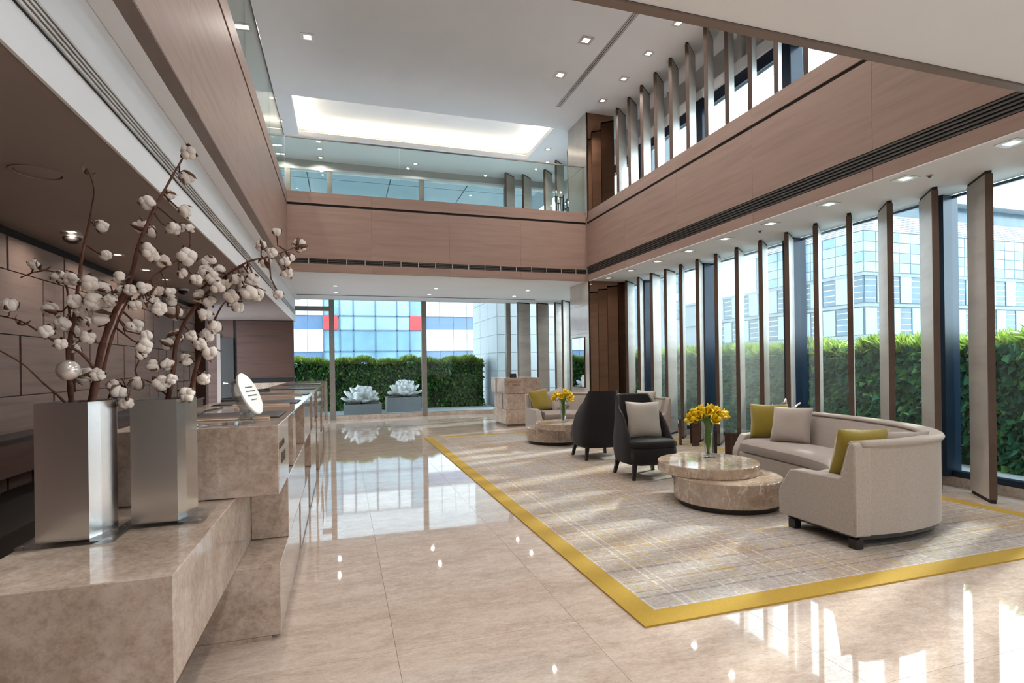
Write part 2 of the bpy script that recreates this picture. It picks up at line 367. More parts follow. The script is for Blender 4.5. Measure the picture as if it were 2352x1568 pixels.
# undersides and caps
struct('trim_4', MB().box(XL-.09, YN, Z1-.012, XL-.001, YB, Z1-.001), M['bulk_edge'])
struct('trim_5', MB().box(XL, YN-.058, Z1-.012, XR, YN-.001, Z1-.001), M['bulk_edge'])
struct('trim_6', MB().box(XR+.001, YN, Z1-.012, XR+.03, YB, Z1-.001), M['white'])
struct('trim_7', MB().box(XR+.001, YN, 4.40, XW-.1, 10.3, ZT-.02), M['bulk'])
struct('trim_8', MB().box(XL, YB+.021, 4.40, XR, YB+.35, ZT-.02), M['bulk'])
struct('trim_9', MB().box(XL-.4, YN, 4.40, XL-.021, YB, ZT-.02), M['bulk'])
def grille(name, label, axis, fixed, face, a0, a1, z0, z1, nslat, mat, sep=0):
    g = thing(name, label, 'air grille', (0,0,0), 0, 'linear air grilles')
    def bx(lo, hi, za, zb, d0, d1):
        p, q = sorted((fixed+face*d0, fixed+face*d1))
        return MB().box(p, lo, za, q, hi, zb) if axis == 'y' else MB().box(lo, p, za, hi, q, zb)
    obj('back_plate', bx(a0, a1, z0, z1, -.019, -.014), M['black'], g)
    h = (z1-z0)/nslat
    for k in range(nslat): obj('slat', bx(a0, a1, z0+k*h+h*.22, z0+k*h+h*.72, -.014, -.002), mat, g)
    if sep:
        n = int((a1-a0)/sep)
        for k in range(n+1): obj('divider', bx(a0+k*sep, a0+k*sep+.012, z0, z1, -.014, 0), M['slat_lite'], g)
    return g
grille('linear_grille', 'long dark slotted air grille along the right wooden bulkhead above the fins', 'y', XR, -1, YN+.01, YB-.01, 3.235, 3.405, 5, M['slat'])
grille('linear_grille', 'dark segmented air grille along the back wooden bulkhead', 'x', YB, -1, XL+.02, XR-.02, 3.25, 3.345, 3, M['slat'], .33)
g = grille('linear_grille', 'four-slot air grille in the white fascia above the reception desk', 'y', -1.118, 1, -2.9, YW-.1, 2.70, 2.80, 4, M['slat_lite'])
for o in g.children: o.location.x = .020
g = thing('ceiling_slot', 'narrow grey slot diffuser in the high ceiling', 'air grille', (4.31, 8.6, ZC))
for sx in (-.018, .018): obj('slot_blade', MB().box(sx-.009, -1.65, -.012, sx+.009, 1.65, -.001), M['slat_lite'], g)
obj('slot_gap', MB().box(-.036, -1.66, -.008, .036, 1.66, -.0008), M['slat'], g)
obj('slot_frame', MB().box(-.055, -1.68, -.006, .055, 1.68, -.0005), M['slat_lite'], g)
# ------------------------------------------------------------------ glazing, right side
colY = [-1.75, .22, 2.20, 4.20, 6.20, 8.17, 10.14, 12.1, 14.05]
def win_right(n, y0, y1):
    w = struct('window_%d' % n, MB().box(XW-.06, y0, .0, XW+.06, y1, .10), M['stone'])
    obj('sill_frame', MB().box(XW-.05, y0, .10, XW+.05, y1, .16), M['navy'], w)
    obj('pane', MB().box(XW-.008, y0+.10, .16, XW+.008, y1-.02, Z1), M['glass'], w)
    obj('mullion', MB().box(XW-.12, y0-.10, .10, XW+.10, y0+.10, Z1), M['navy'], w)
    obj('head_frame', MB().box(XW+.012, y0+.1, Z1-.03, XW+.05, y1-.1, Z1), M['navy'], w)
    return w
def win_right_up(n, y0, y1):
    w = struct('window_%d' % n, MB().box(XW-.05, y0, 4.40, XW+.05, y1, 4.46), M['navy'])
    obj('pane', MB().box(XW-.008, y0+.10, 4.46, XW+.008, y1-.02, 5.83), M['glass'], w)
    obj('mullion', MB().box(XW-.12, y0-.10, 4.42, XW+.10, y0+.10, 6.02), M['navy'], w)
    obj('transom', MB().box(XW-.05, y0+.1, 5.83, XW+.05, y1-.1, 6.02), M['navy'], w)
    obj('white_beam', MB().box(XW-.09, y0, 6.02, XW+.09, y1, 6.20), M['white'], w)
    obj('header_board', MB().box(XW-.02, y0, 6.20, XW+.10, y1, ZC-.001), M['grey_paint'], w)
    obj('header_post', MB().box(XW-.10, y0+.9, 6.20, XW-.02, y0+1.0, ZC-.001), M['grey_paint'], w)
n = 1
ys = colY+[YW]
for a, b in zip(ys[:-1], ys[1:]):
    win_right(n, a, b); n += 1; win_right_up(n, a, b); n += 1
# ------------------------------------------------------------------ glazing, back
bx_ = [-1.25, -.245, 2.125, 4.52, XW]
for k, (a, b) in enumerate(zip(bx_[:-1], bx_[1:])):
    w = struct('window_%d' % n, MB().box(a, YW-.08, 0, b, YW+.06, .10), M['stone']); n += 1
    obj('pane', MB().box(a+.06, YW-.008, .1, b-.06, YW+.008, Z1), M['glass'], w)
    if k: obj('mullion', MB().box(a-.065, YW-.09, 0, a+.065, YW+.05, Z1), M['bronze'], w)
    if k == 0: obj('transom', MB().box(a, YW-.07, 2.81, b-.06, YW+.04, 2.925), M['bronze'], w)
    w = struct('window_%d' % n, MB().box(a, YW-.06, 4.42, b, YW+.06, 4.5), M['bronze']); n += 1
    obj('pane', MB().box(a+.06, YW-.008, 4.5, b-.06, YW+.008, 6.40), M['glass'], w)
    obj('mullion', MB().box(a-.065, YW-.09, 4.42, a+.065, YW+.05, 6.45), M['bronze'], w)
    obj('head_beam', MB().box(a, YW-.1, 6.40, b, YW+.1, 6.46), M['white'], w)
    obj('header_board', MB().box(a, YW-.08, 6.46, b, YW+.1, ZC-.001), M['grey_paint'], w)
w = struct('window_%d' % n, MB().box(-6, YW-.06, 4.42, -1.25, YW+.06, 4.5), M['bronze']); n += 1
obj('pane', MB().box(-6, YW-.008, 4.5, -1.32, YW+.008, 6.40), M['glass'], w)
obj('header_board', MB().box(-6, YW-.08, 6.40, -1.25, YW+.1, ZC-.001), M['grey_paint'], w)
# ------------------------------------------------------------------ glass balustrades
def balus(label, axis, fixed, cuts):
    b = thing('glass_balustrade', label, 'balustrade', (0,0,0), 0, 'glass balustrades of the upper floor')
    for a, c in zip(cuts[:-1], cuts[1:]):
        obj('glass_panel', MB().box(fixed-.007, a+.004, ZT-.12, fixed+.007, c-.004, 5.52) if axis == 'y' else MB().box(a+.004, fixed-.007, ZT-.12, c-.004, fixed+.007, 5.52), M['rail_glass'], b)
    lo, hi = cuts[0], cuts[-1]
    obj('top_rail', MB().box(fixed-.012, lo, 5.52, fixed+.012, hi, 5.54) if axis == 'y' else MB().box(lo, fixed-.012, 5.52, hi, fixed+.012, 5.54), M['bronze'], b)
balus('clear glass balustrade above the left wooden bulkhead', 'y', XL-.035, [YN, 4.35, 6.34, 8.38, YB-.02])
balus('clear glass balustrade above the back wooden bulkhead', 'x', YB+.034, [XL-.02, 1.1, 3.9, XR])
# ------------------------------------------------------------------ stone and mirror pier in the back right corner
def pier(name, z0, z1, xb, rows, bandz=()):
    p = struct(name, MB().box(XR+.02, YB-.06, z0, xb, 11.33, z1), M['black'])
    zz = [z0]+rows+[z1]
    for a, b in zip(zz[:-1], zz[1:]): obj('stone_panel', MB().box(XR-.012, YB-.085, a+.002, XR+.02, 11.33, b-.002), M['pier'], p)
    obj('mirror_panel', MB().box(XR+.001, YB-.085, z0+.002, xb, YB-.06, z1-.002), M['mirror'], p)
    obj('corner_bead', MB().box(XR-.016, YB-.092, z0, XR+.002, YB-.084, z1), M['black'], p)
    return p
pl = pier('wall_pier_lower', .0, Z1, 5.86, [.8, 2.0, 2.6])
pier('wall_pier_upper', 4.42, ZC, 5.62, [5.54])
d = thing('wall_display', 'tall glossy display screen on the stone pier beside the mirror', 'screen', (XR-.0135, 10.89, .84))
obj('bezel', MB().box(-.018, -.32, 0, 0, .32, 1.09), M['black'], d)
obj('glass_face', MB().box(-.021, -.305, .015, -.018, .305, 1.075), M['screen'], d)
# ------------------------------------------------------------------ timber fins along the windows
def fin_mesh(h, Lf=.45, th=.055):
    ob = MB().box(.012, -th/2, .035, Lf, th/2, h-.03).mesh('fin_blade'); ob.materials.append(M['fin'])
    ed = MB().box(0, -th/2-.001, .035, .012, th/2+.001, h-.03).mesh('fin_edge'); ed.materials.append(M['fin_edge'])
    ft = MB().box(.004, -th/2+.006, 0, Lf-.01, th/2-.006, .035).add(*(lambda b: (b.v, b.f))(MB().box(.004, -th/2+.006, h-.03, Lf-.01, th/2-.006, h))).mesh('fin_shoe')
    bo = MB().box(.004, -th/2+.006, 0, Lf-.01, th/2-.006, .035).mesh('fin_shoe'); bo.materials.append(M['black'])
    to = MB().box(.004, -th/2+.006, h-.03, Lf-.01, th/2-.006, h).mesh('fin_cap'); to.materials.append(M['black'])
    return ob, ed, bo, to
def fin(ms, x, y, z, ang, label, group):
    f = thing('window_fin', label, 'window fin', (x, y, z), math.radians(ang), group)
    for nme, me in zip(('blade', 'front_edge', 'foot', 'cap'), ms): link(nme, me, f)
fm = fin_mesh(Z1)
low = [(3.455,50),(3.935,49),(4.41,49),(4.91,39),(5.39,38),(5.86,37),(6.34,38),(6.83,40),(7.31,45),(7.79,45),(8.26,49),(8.74,34),(9.22,38),(9.70,50),(10.19,41)]
for k, (y, a) in enumerate(low):
    fin(fm, 5.76, y, 0, a, 'tall timber window fin, %s from the right in the ground floor row' % ORD[k], 'ground floor window fins')
for k, y in enumerate((2.97, 2.49, 2.0, 1.5, 1.0)):
    fin(fm, 5.76, y, 0, 48, 'timber window fin in the row beyond the right edge of the view', 'ground floor window fins nearer the camera')
for k, (x, y, a) in enumerate(((5.76, 13.68, 45), (5.76, 14.2, 42), (4.70, 14.38, 22), (5.28, 14.38, 25))):
    fin(fm, x, y, 0, a, ['pale timber fin just left of the stone pier', 'pale timber fin second left of the stone pier', 'broad pale fin at the back window beside the concierge desk, leftmost', 'broad pale fin at the back window, second from the left'][k], 'fins in the back corner')
fu = fin_mesh(ZC-4.42)
for k in range(13):
    fin(fu, 5.50, 10.0-.475*k, 4.42, 40, 'upper floor window fin, %s from the dark mirror pier' % ORD[k], 'upper floor window fins')
for k, (x, y) in enumerate(((4.35, 14.2), (4.85, 14.2), (5.3, 13.7), (5.35, 13.0), (5.4, 12.3))):
    fin(fu, x, y, 4.42, 42, 'grey fin behind the upper glass balustrade, %s from the left' % ORD[k], 'fins behind the upper balustrade')
# ------------------------------------------------------------------ reception side: panelled wall, shelf, back wall, door
wp = struct('wall_left', MB().box(-2.62, -3, 0, -2.53, 10.95, 2.44), M['dark_wood'])
struct('trim_10', MB().box(-2.62, -3, 2.44, -2.58, 10.95, 2.534), M['black'])
zr = [0, .43, .87, 1.165, 1.655, 2.165, 2.44]
for r in range(len(zr)-1):
    y = -1.2 + (.37*r) % .9; k = r
    while y < 10.9:
        wd = .92 if k % 2 else .36
        y1 = min(y+wd, 10.94)
        obj('veneer_panel', MB().box(-2.53, y+.016, zr[r]+.005, -2.505, y1-.016, zr[r+1]-.004), M['panel'], wp)
        y = y1; k += 1
sh = thing('wall_shelf', 'long dark wooden shelf box fixed to the panelled wall behind the vases', 'shelf', (-2.5, 6, .60))
obj('carcass', MB().box(-.003, -4, 0, .20, 4.5, .25), M['dark_wood'], sh); obj('top_board', MB().box(-.003, -4.02, .25, .22, 4.52, .275), M['black_wood'], sh)
cb = thing('low_cabinet', 'low black cabinet on the floor below the dark wall shelf', 'cabinet', (-2.49, 5.5, 0))
obj('carcass', MB().box(0, -3.6, .05, .62, 4.6, .40), M['black_wood'], cb); obj('top_board', MB().box(-.003, -3.62, .40, .64, 4.62, .43), M['black_wood'], cb); obj('plinth', MB().box(.0, -3.55, 0, .57, 4.55, .05), M['black'], cb)
struct('wall_reception_side', MB().box(-3.2, 10.95, 0, -2.35, 11.15, 2.534), M['dark_wood'])
wbx = struct('wall_reception_back', MB().box(-2.5, 14.52, 0, -1.16, 14.72, 2.534), M['black'])
obj('veneer_panel', MB().box(-2.43, 14.48, 1.12, -1.165, 14.52, 2.52), M['dark_wood'], wbx)
obj('stone_upstand', MB().box(-2.5, 14.47, 0, -1.165, 14.52, 1.0), M['stone'], wbx)
dr = struct('door_1', MB().box(-3.2, 14.5, 0, -2.5, 14.7, 2.534), M['dark_wood'])
obj('door_leaf', MB().box(-2.78, 14.46, 0, -2.5, 14.5, 2.1), M['black_wood'], dr); obj('door_jamb', MB().box(-2.86, 14.45, 0, -2.78, 14.5, 2.2), M['taupe'], dr)
obj('door_handle', MB().box(-2.72, 14.41, 1.0, -2.62, 14.43, 1.02).add(*(lambda b: (b.v, b.f))(MB().box(-2.72, 14.42, .99, -2.70, 14.46, 1.03))), M['steel'], dr)
# ------------------------------------------------------------------ outside: terrace, canopy, ground
struct('terrace_floor', MB().box(-8, YW+.12, -.35, 9.5, 20.5, -.02).add(*(lambda b: (b.v, b.f))(MB().box(XW+.12, -8, -.35, 9.5, YW+.119, -.02))), M['terrace'])
struct('street_ground', MB().box(-250, -200, -8.4, 300, 300, -8), M['ground'])
cn = struct('ceiling_canopy', MB().box(-9, 15.5, 7.06, 7.0, 24, 7.3), M['fac_grey'])
cm = MB().box(.012, .012, 0, 2.35, 1.58, .05).mesh('canopy_panel'); cm.materials.append(M['fac_pale'])
for i in range(6):
    for j in range(5): link('canopy_panel', cm, cn, (-8.9+i*2.37+.9, 15.55+j*1.6, 7.01))
# ------------------------------------------------------------------ carpet
cp = thing('area_rug', 'large plaid grey and beige rug with a mustard border under the lounge seating', 'rug', (1.46, 2.44, 0))
CW, CL, BW = 4.14, 7.78, .145
obj('woven_field', MB().box(BW, BW, .0005, CW-BW, CL-BW, .009), M['carpet'], cp)
for nm, b in (('border_strip', (0, 0, CW, BW)), ('border_strip', (0, CL-BW, CW, CL)), ('border_strip', (0, BW, BW, CL-BW)), ('border_strip', (CW-BW, BW, CW, CL-BW))):
    obj(nm, MB().box(b[0], b[1], .0005, b[2], b[3], .010), M['border'], cp)
# ------------------------------------------------------------------ reception counter of stacked stone blocks
ct = thing('reception_counter', 'long reception counter of stacked beige stone blocks with recesses', 'counter', (0, 0, 0))
H3 = [(.02, .37), (.37, .72), (.72, 1.072)]
XF = -.312
def blk(x0, y0, z0, x1, y1, z1, nm='stone_block'): return obj(nm, MB().box(x0, y0, z0, x1, y1, z1), M['stone'], ct, bevel=.003, seg=1)
g = .0015
blk(-1.13, 1.93, .372, -.513, 3.9, .718)                        # long cantilevered block carrying the vases
blk(-1.05, 2.95, .02, XF, 4.2, .369); obj('plinth', MB().box(-1.0, 2.95, 0, XF-.045, 12.3, .02), M['stone'], ct)
blk(-.512, 3.42, .372, XF, 4.86, .718)
top = [(2.95, 3.475, 0), (3.475, 3.80, .14), (3.80, 4.0, 0), (4.0, 4.9, .22), (4.9, 5.75, 0), (5.75, 6.15, .16), (6.15, 6.6, 0), (6.6, 7.4, .2), (7.4, 8.6, 0), (8.6, 9.2, .18), (9.2, 9.9, 0), (9.9, 10.6, .2), (10.6, 12.3, 0)]
mid = [(4.86, 5.76, .22), (5.76, 6.9, 0), (6.9, 7.2, .12), (7.2, 8.2, 0), (8.2, 9.0, .2), (9.0, 10.4, 0), (10.4, 10.9, .18), (10.9, 12.3, 0)]
lowr = [(4.2, 4.35, .05), (4.35, 5.3, 0), (5.3, 5.6, .1), (5.6, 6.8, 0), (6.8, 7.6, .2), (7.6, 9.3, 0), (9.3, 9.8, .15), (9.8, 12.3, 0)]
for row, (z0, z1) in ((lowr, H3[0]), (mid, H3[1]), (top, H3[2])):
    for a, b, r in row: blk(-1.05, a+g, z0+g, XF-r, b-g, z1-(.0135 if row is top and a > 3 else g if row is not top else 0))
blk(-1.05, 3.4765, 1.06, XF, 12.3, 1.072, 'worktop')
# lettering on the first block
def text_obj(name, s, size, mat, parent, loc, rot, align='LEFT'):
    cu = bpy.data.curves.new(name, 'FONT'); cu.body = s; cu.size = size; cu.extrude = .0008; cu.align_x = align
    o = bpy.data.objects.new(name, cu); C.objects.link(o); bpy.context.view_layer.update()
    dg = bpy.context.evaluated_depsgraph_get(); me = bpy.data.meshes.new_from_object(o.evaluated_get(dg)); bpy.data.objects.remove(o)
    me.materials.clear(); me.materials.append(mat)
    return link(name, me, parent, loc, rot)
R90 = math.pi/2
text_obj('lettering', 'RECEPTION', .046, M['ink'], ct, (XF+.0012, 2.985, .945), (R90, 0, R90))
text_obj('lettering', '接待處', .062, M['ink'], ct, (XF+.0012, 3.27, .862), (R90, 0, R90), 'RIGHT')
# concierge desk at the back
cd = thing('concierge_desk', 'small beige stone concierge desk in front of the back fins', 'desk', (3.40, 11.3, 0))
def db(*a, nm='stone_block'): return obj(nm, MB().box(*a), M['stone'], cd, bevel=.003, seg=1)
db(0, 0, .05, .86, .34, .369); db(.03, 0, .371, .80, .34, .719); db(-.03, -.01, .721, .80, .36, 1.068)
db(0.0, .37, .05, .8, .66, .369); db(.02, .37, .371, .8, .66, .719); db(-.02, .39, .721, .8, .66, 1.068)
db(-.01, .66, .05, .8, 1.0, .369); db(.02, .66, .371, .8, 1.0, .719); db(-.05, .66, .721, .8, 1.02, 1.068)
obj('plinth', MB().box(.04, .03, 0, .8, .98, .05), M['bulk_edge'], cd)
text_obj('lettering', 'CONCIERGE', .058, M['ink_red'], cd, (.03, -.0112, .96), (R90, 0, 0)); text_obj('lettering', '禮賓部', .06, M['ink_red'], cd, (.14, -.0112, .89), (R90, 0, 0))
ts = thing('tent_sign', 'small folded black tent card on the concierge desk', 'sign', (3.62, 11.45, 1.069))
obj('card_face', MB().add([(-.07,-.04,0),(.07,-.04,0),(.07,-.002,.09),(-.07,-.002,.09),(-.07,-.037,0),(.07,-.037,0),(.07,0,.088),(-.07,0,.088)], [(0,1,2,3),(7,6,5,4),(0,3,7,4),(1,5,6,2),(3,2,6,7),(0,4,5,1)]), M['black'], ts)
obj('card_back', MB().add([(-.07,.04,0),(.07,.04,0),(.07,.002,.09),(-.07,.002,.09),(-.07,.037,0),(.07,.037,0),(.07,0,.088),(-.07,0,.088)], [(3,2,1,0),(4,5,6,7),(4,7,3,0),(2,6,5,1),(7,6,2,3),(1,5,4,0)]), M['black'], ts)
# things on the counter
ZK = 1.0722
for k, (y, lab) in enumerate(((3.62, 'black leather desk pad on the counter beside the round sign'), (4.9, 'black leather desk pad, second along the reception counter'), (6.3, 'black leather desk pad, third along the reception counter'), (7.9, 'black leather desk pad, fourth along the reception counter'), (9.9, 'black leather desk pad, fifth along the reception counter'))):
    p = thing('desk_pad', lab, 'desk pad', (-.62, y, ZK), 0, 'desk pads on the counter')
    obj('leather_board', MB().box(-.34, -.22, 0, .26, .20, .008), M['pad'], p, bevel=.003); obj('stitched_edge', MB().box(-.35, -.23, -.0001, .27, .21, .003), M['black'], p)
for k, (y, lab) in enumerate(((3.36, 'thin pale wooden tray in front of the nearest desk pad'), (4.55, 'thin pale wooden tray, second along the counter'), (5.95, 'thin pale wooden tray, third along the counter'))):
    t_ = thing('wooden_tray', lab, 'tray', (-.60, y, ZK), 0, 'pale trays on the counter')
    obj('tray_base', MB().box(-.20, -.035, 0, .20, .035, .006), M['tray'], t_); obj('tray_lip', MB().box(-.20, .031, .006, .20, .035, .014), M['tray'], t_)
for k, (y, lab) in enumerate(((3.45, 'black pen holder lying at the staff edge of the counter near the vases'), (5.3, 'black card reader with cable on the counter'), (7.2, 'small black phone far along the counter'))):
    q = thing('desk_set', lab, 'desk set', (-.93, y, ZK), .25*k, 'small black desk items')
    obj('base', MB().box(-.09, -.06, 0, .07, .06, .018), M['black_wood'], q, bevel=.006); obj('pen', MB().tube([(-.08, .0, .026), (.09, .03, .03)], .006, 6), M['iron'], q)
    obj('cable', MB().tube(spline([(.06, .05, .01), (.1, .3, .006), (.05, .6, .006), (.1, .9, .006)], 12), .006, 6), M['iron'], q)
sg = thing('round_sign', 'white round sign tilted on a clear acrylic stand on the counter', 'sign', (-.47, 3.12, ZK))
SN = Vector((.90, -.17, .40)).normalized(); SQ = SN.to_track_quat('Z', 'Y').to_matrix().to_4x4()
def disc(r, th, mat, nm, off, parent, rz=0):
    mb = MB().lathe([(r-.004, 0), (r, .003), (r, th-.003), (r-.004, th)], 40)
    o = obj(nm, mb, mat, parent, auto=.6); o.matrix_local = Matrix.Translation(off) @ SQ; return o
dsc = disc(.118, .014, M['paper'], 'sign_disc', (-.005, .03, .150), sg)
for k, (y0, w) in enumerate(((.035, .10), (.012, .13), (-.012, .12), (-.036, .08))):
    obj('print_line', MB().box(-w/2, y0-.003, .016, w/2, y0+.003, .0166), M['ink'], dsc)
d2 = disc(.112, .010, M['acrylic'], 'clear_ring', tuple(Vector((-.005, .03, .140))-SN*.035), sg)
obj('clear_foot', MB().lathe([(.05, 0), (.05, .012), (.03, .03), (.022, .055), (.03, .07)], 24, (-.02, .0)), M['acrylic'], sg, auto=.6)
pn = thing('pen', 'clear plastic pen lying on the counter edge before the round sign', 'pen', (-.64, 3.05, ZK+.0075), .1)
obj('barrel', MB().tube([(-.05, 0, 0), (.08, 0, 0)], .007, 8), M['acrylic'], pn, smooth=True); obj('cap', MB().tube([(-.075, 0, 0), (-.05, 0, 0)], .0075, 8), M['steel'], pn, smooth=True)
# ------------------------------------------------------------------ steel vases with cotton branches
ZV = .7185
def vase(label, cx, cy, w, d, h):
    v = thing('steel_vase', label, 'vase', (cx, cy, ZV+.012))
    out = [(-w/2, -d/2), (w*.40, -d/2), (w*.5, -d*.18), (w*.62, d*.30), (w*.56, d/2), (-w/2, d/2)]
    cxm = sum(p[0] for p in out)/6; inn = [(cxm+(x-cxm)*.93, y*.93) for x, y in out]
    n = 6; mb = MB()
    mb.add([(x,y,0) for x,y in out]+[(x,y,h) for x,y in out]+[(x,y,h) for x,y in inn]+[(x,y,h-.2) for x,y in inn],
           [tuple(range(n-1,-1,-1))]+[(i,(i+1)%n,n+(i+1)%n,n+i) for i in range(n)]+[(n+i,n+(i+1)%n,2*n+(i+1)%n,2*n+i) for i in range(n)]+[(2*n+i,2*n+(i+1)%n,3*n+(i+1)%n,3*n+i) for i in range(n)]+[tuple(3*n+i for i in range(n))])
    obj('body', mb, M['steel'], v)
    return v
vase('tall mirror-polished steel vase on the left of the stone ledge', -.985, 2.50, .185, .19, .512)
vase('tall mirror-polished steel vase on the right of the stone ledge', -.735, 2.66, .185, .19, .505)
for lab, cx, cy in (('clear acrylic base plate under the left steel vase', -.98, 2.49), ('clear acrylic base plate under the right steel vase', -.72, 2.66)):
    b = thing('acrylic_base', lab, 'base plate', (cx, cy, ZV+.0005)); obj('plate', MB().box(-.145, -.12, 0, .155, .135, .0110), M['acrylic'], b)
    for dx in (-.13, .14):
        obj('stud', MB().lathe([(.006, .0110), (.006, .0116)], 10, (dx, -.10)), M['steel'], b)
def boll_mesh(seed):
    rn = random.Random(seed); bm = bmesh.new()
    k = rn.choice((3, 4, 4, 5))
    for i in range(k):
        a = 2*math.pi*i/k+rn.uniform(-.3, .3); mm = Matrix.Translation((.44*math.cos(a), .44*math.sin(a), rn.uniform(-.1, .3))) @ Matrix.Diagonal((.66, .66, rn.uniform(.66, .95), 1))
        bmesh.ops.create_icosphere(bm, subdivisions=2, radius=1, matrix=mm)
    for v in bm.verts: v.co += v.co.normalized()*(noise.noise(v.co*3.1+Vector((seed, 0, 0)))*.16+noise.noise(v.co*9)*.05)
    me = bpy.data.meshes.new('cotton_boll'); bm.to_mesh(me); bm.free(); me.polygons.foreach_set('use_smooth', [True]*len(me.polygons)); me.materials.append(M['cotton']); return me
def husk_mesh(seed):
    rn = random.Random(seed); mb = MB(); k = rn.choice((3, 4, 5))
    for i in range(k):
        a = 2*math.pi*i/k+rn.uniform(-.25, .25); ca, sa = math.cos(a), math.sin(a)
        prof = [(.0, -.75, .12), (.55, -.55, .30), (.98, -.05, .26), (1.08, .35, .14), (1.15, .6, .02)]
        ring = []
        for r, z, w in prof: ring.append([(r*ca-w*sa, r*sa+w*ca, z), (r*ca*1.05, r*sa*1.05, z-.10), (r*ca+w*sa, r*sa-w*ca, z), (r*ca*.97, r*sa*.97, z-.02)])
        mb.loft(ring, closed=True, caps=True)
    me = mb.mesh('husk', True); me.materials.append(M['husk']); return me
bolls = [boll_mesh(i) for i in range(6)]; husks = [husk_mesh(i) for i in range(4)]
BR = [ # label, depth plane, px polyline, base radius
 ('thick reddish cotton branch rising highest from the left vase', 2.50, [(208,930),(222,870),(233,800),(262,720),(298,645),(320,560),(345,500),(376,440),(410,380),(430,345)], .019),
 ('slender cotton branch with a dry tip on the left of the left vase', 2.54, [(165,930),(160,870),(158,800),(172,720),(180,650),(190,580),(203,520),(216,450),(213,420),(203,392)], .014),
 ('bare drooping cotton branch at the lower left of the left vase', 2.47, [(160,935),(130,905),(100,880),(60,842),(30,822),(-10,800)], .007),
 ('long cotton branch reaching out over the left edge', 2.44, [(228,860),(185,810),(140,792),(95,765),(50,738),(0,725),(-30,722)], .008),
 ('short cotton branch bending towards the panelled wall', 2.58, [(170,900),(166,800),(158,700),(150,650),(120,623),(80,625),(48,637)], .008),
 ('thick dark cotton branch sweeping right from the right vase', 2.66, [(385,922),(398,850),(405,790),(430,730),(470,680),(520,632),(572,600),(625,588),(685,565)], .015),
 ('reddish cotton branch standing at the right of the right vase', 2.70, [(437,905),(452,840),(468,790),(490,740),(508,705),(522,688)], .014),
 ('fine cotton branch leaning right across the left vase', 2.42, [(232,870),(262,760),(300,680),(345,640),(380,615),(418,590)], .008),
 ('low cotton branch between the two vases', 2.66, [(392,915),(350,880),(310,868),(262,872)], .006),
]
BL = [(432,350,16),(428,405,16),(388,447,12),(340,466,16),(424,484,14),(326,520,17),(345,530,14),(398,524,15),(418,522,12),(436,524,11),(232,519,14),(340,573,16),(350,587,14),(378,602,15),(430,590,20),(418,625,12),(242,585,12),(78,608,11),(165,640,16),(135,635,14),(205,650,18),(240,665,17),(275,636,14),(285,670,18),(330,660,15),(360,665,16),(390,668,12),(395,690,13),(172,692,16),(215,692,20),(235,725,22),(330,690,15),(365,708,16),(400,720,17),(20,702,17),(115,712,17),(105,760,15),(145,743,16),(190,735,15),(165,755,14),(200,775,15),(140,790,13),(170,800,12),(300,750,15),(312,745,14),(330,795,17),(325,815,12),(335,770,13),(480,600,16),(475,625,18),(490,640,16),(470,645,17),(500,660,15),(460,680,15),(480,690,15),(530,680,16),(545,640,13),(565,620,15),(580,640,14),(590,675,15),(570,670,18),(545,705,13),(610,600,14),(635,533,10),(687,563,15),(600,565,12),(625,580,12),(655,600,12),(660,625,13),(665,590,12),(640,675,11),(470,720,15),(490,750,17),(475,770,15),(460,790,14),(440,770,13),(480,810,17),(405,770,15),(385,790,14),(430,825,14),(385,835,14),(355,840,15),(370,880,18),(395,870,12),(430,905,17),(467,868,15),(315,880,16),(275,900,20),(290,925,15),(260,885,14),(225,860,15),(187,862,18),(205,858,14),(310,700,13),(255,690,14),(300,665,13),(185,715,13),(355,690,13),(450,640,13),(520,650,13),(555,660,14),(505,620,12)]
rb = random.Random(3)
brs = []
for lab, yp, pl_, rad in BR:
    npt = len(pl_); ph = rb.uniform(0, 6)
    pts = [px(x, y, Y=yp+.10*math.sin(ph+i*.7)*i/npt) for i, (x, y) in enumerate(pl_)]
    pts = spline(pts, npt*4)
    base = pts[0].copy(); e = thing('cotton_branch', lab, 'branch', base)
    lp = [p-base for p in pts]
    if rad > .010 or pl_[0][1] > 900: lp = [lp[0]+Vector((0, .0, -.16))]+lp
    rads = [max(.0025, .78*rad*(1-.85*i/(len(lp)-1)))*(1+.12*math.sin(i*2.1)) for i in range(len(lp))]
    obj('stem', MB().tube(lp, rads, 8), M['bark'], e, smooth=True)
    brs.append((e, base, pts, pl_))
def bollat(e, base, pos, r, anchor):
    o = link('cotton_boll', rb.choice(bolls), e, pos-base, None, (r, r, r))
    d = (pos-anchor); d = d.normalized() if d.length > 1e-3 else Vector((0,0,1))
    q = (d+Vector((rb.uniform(-.4,.4), rb.uniform(-.8,.1), rb.uniform(-.3,.5)))).normalized().to_track_quat('Z', 'Y'); o.rotation_euler = (q.to_matrix() @ Matrix.Rotation(rb.uniform(0,6), 3, 'Z')).to_euler()
    link('husk', rb.choice(husks), o, None, None, (1.1, 1.1, 1.15))
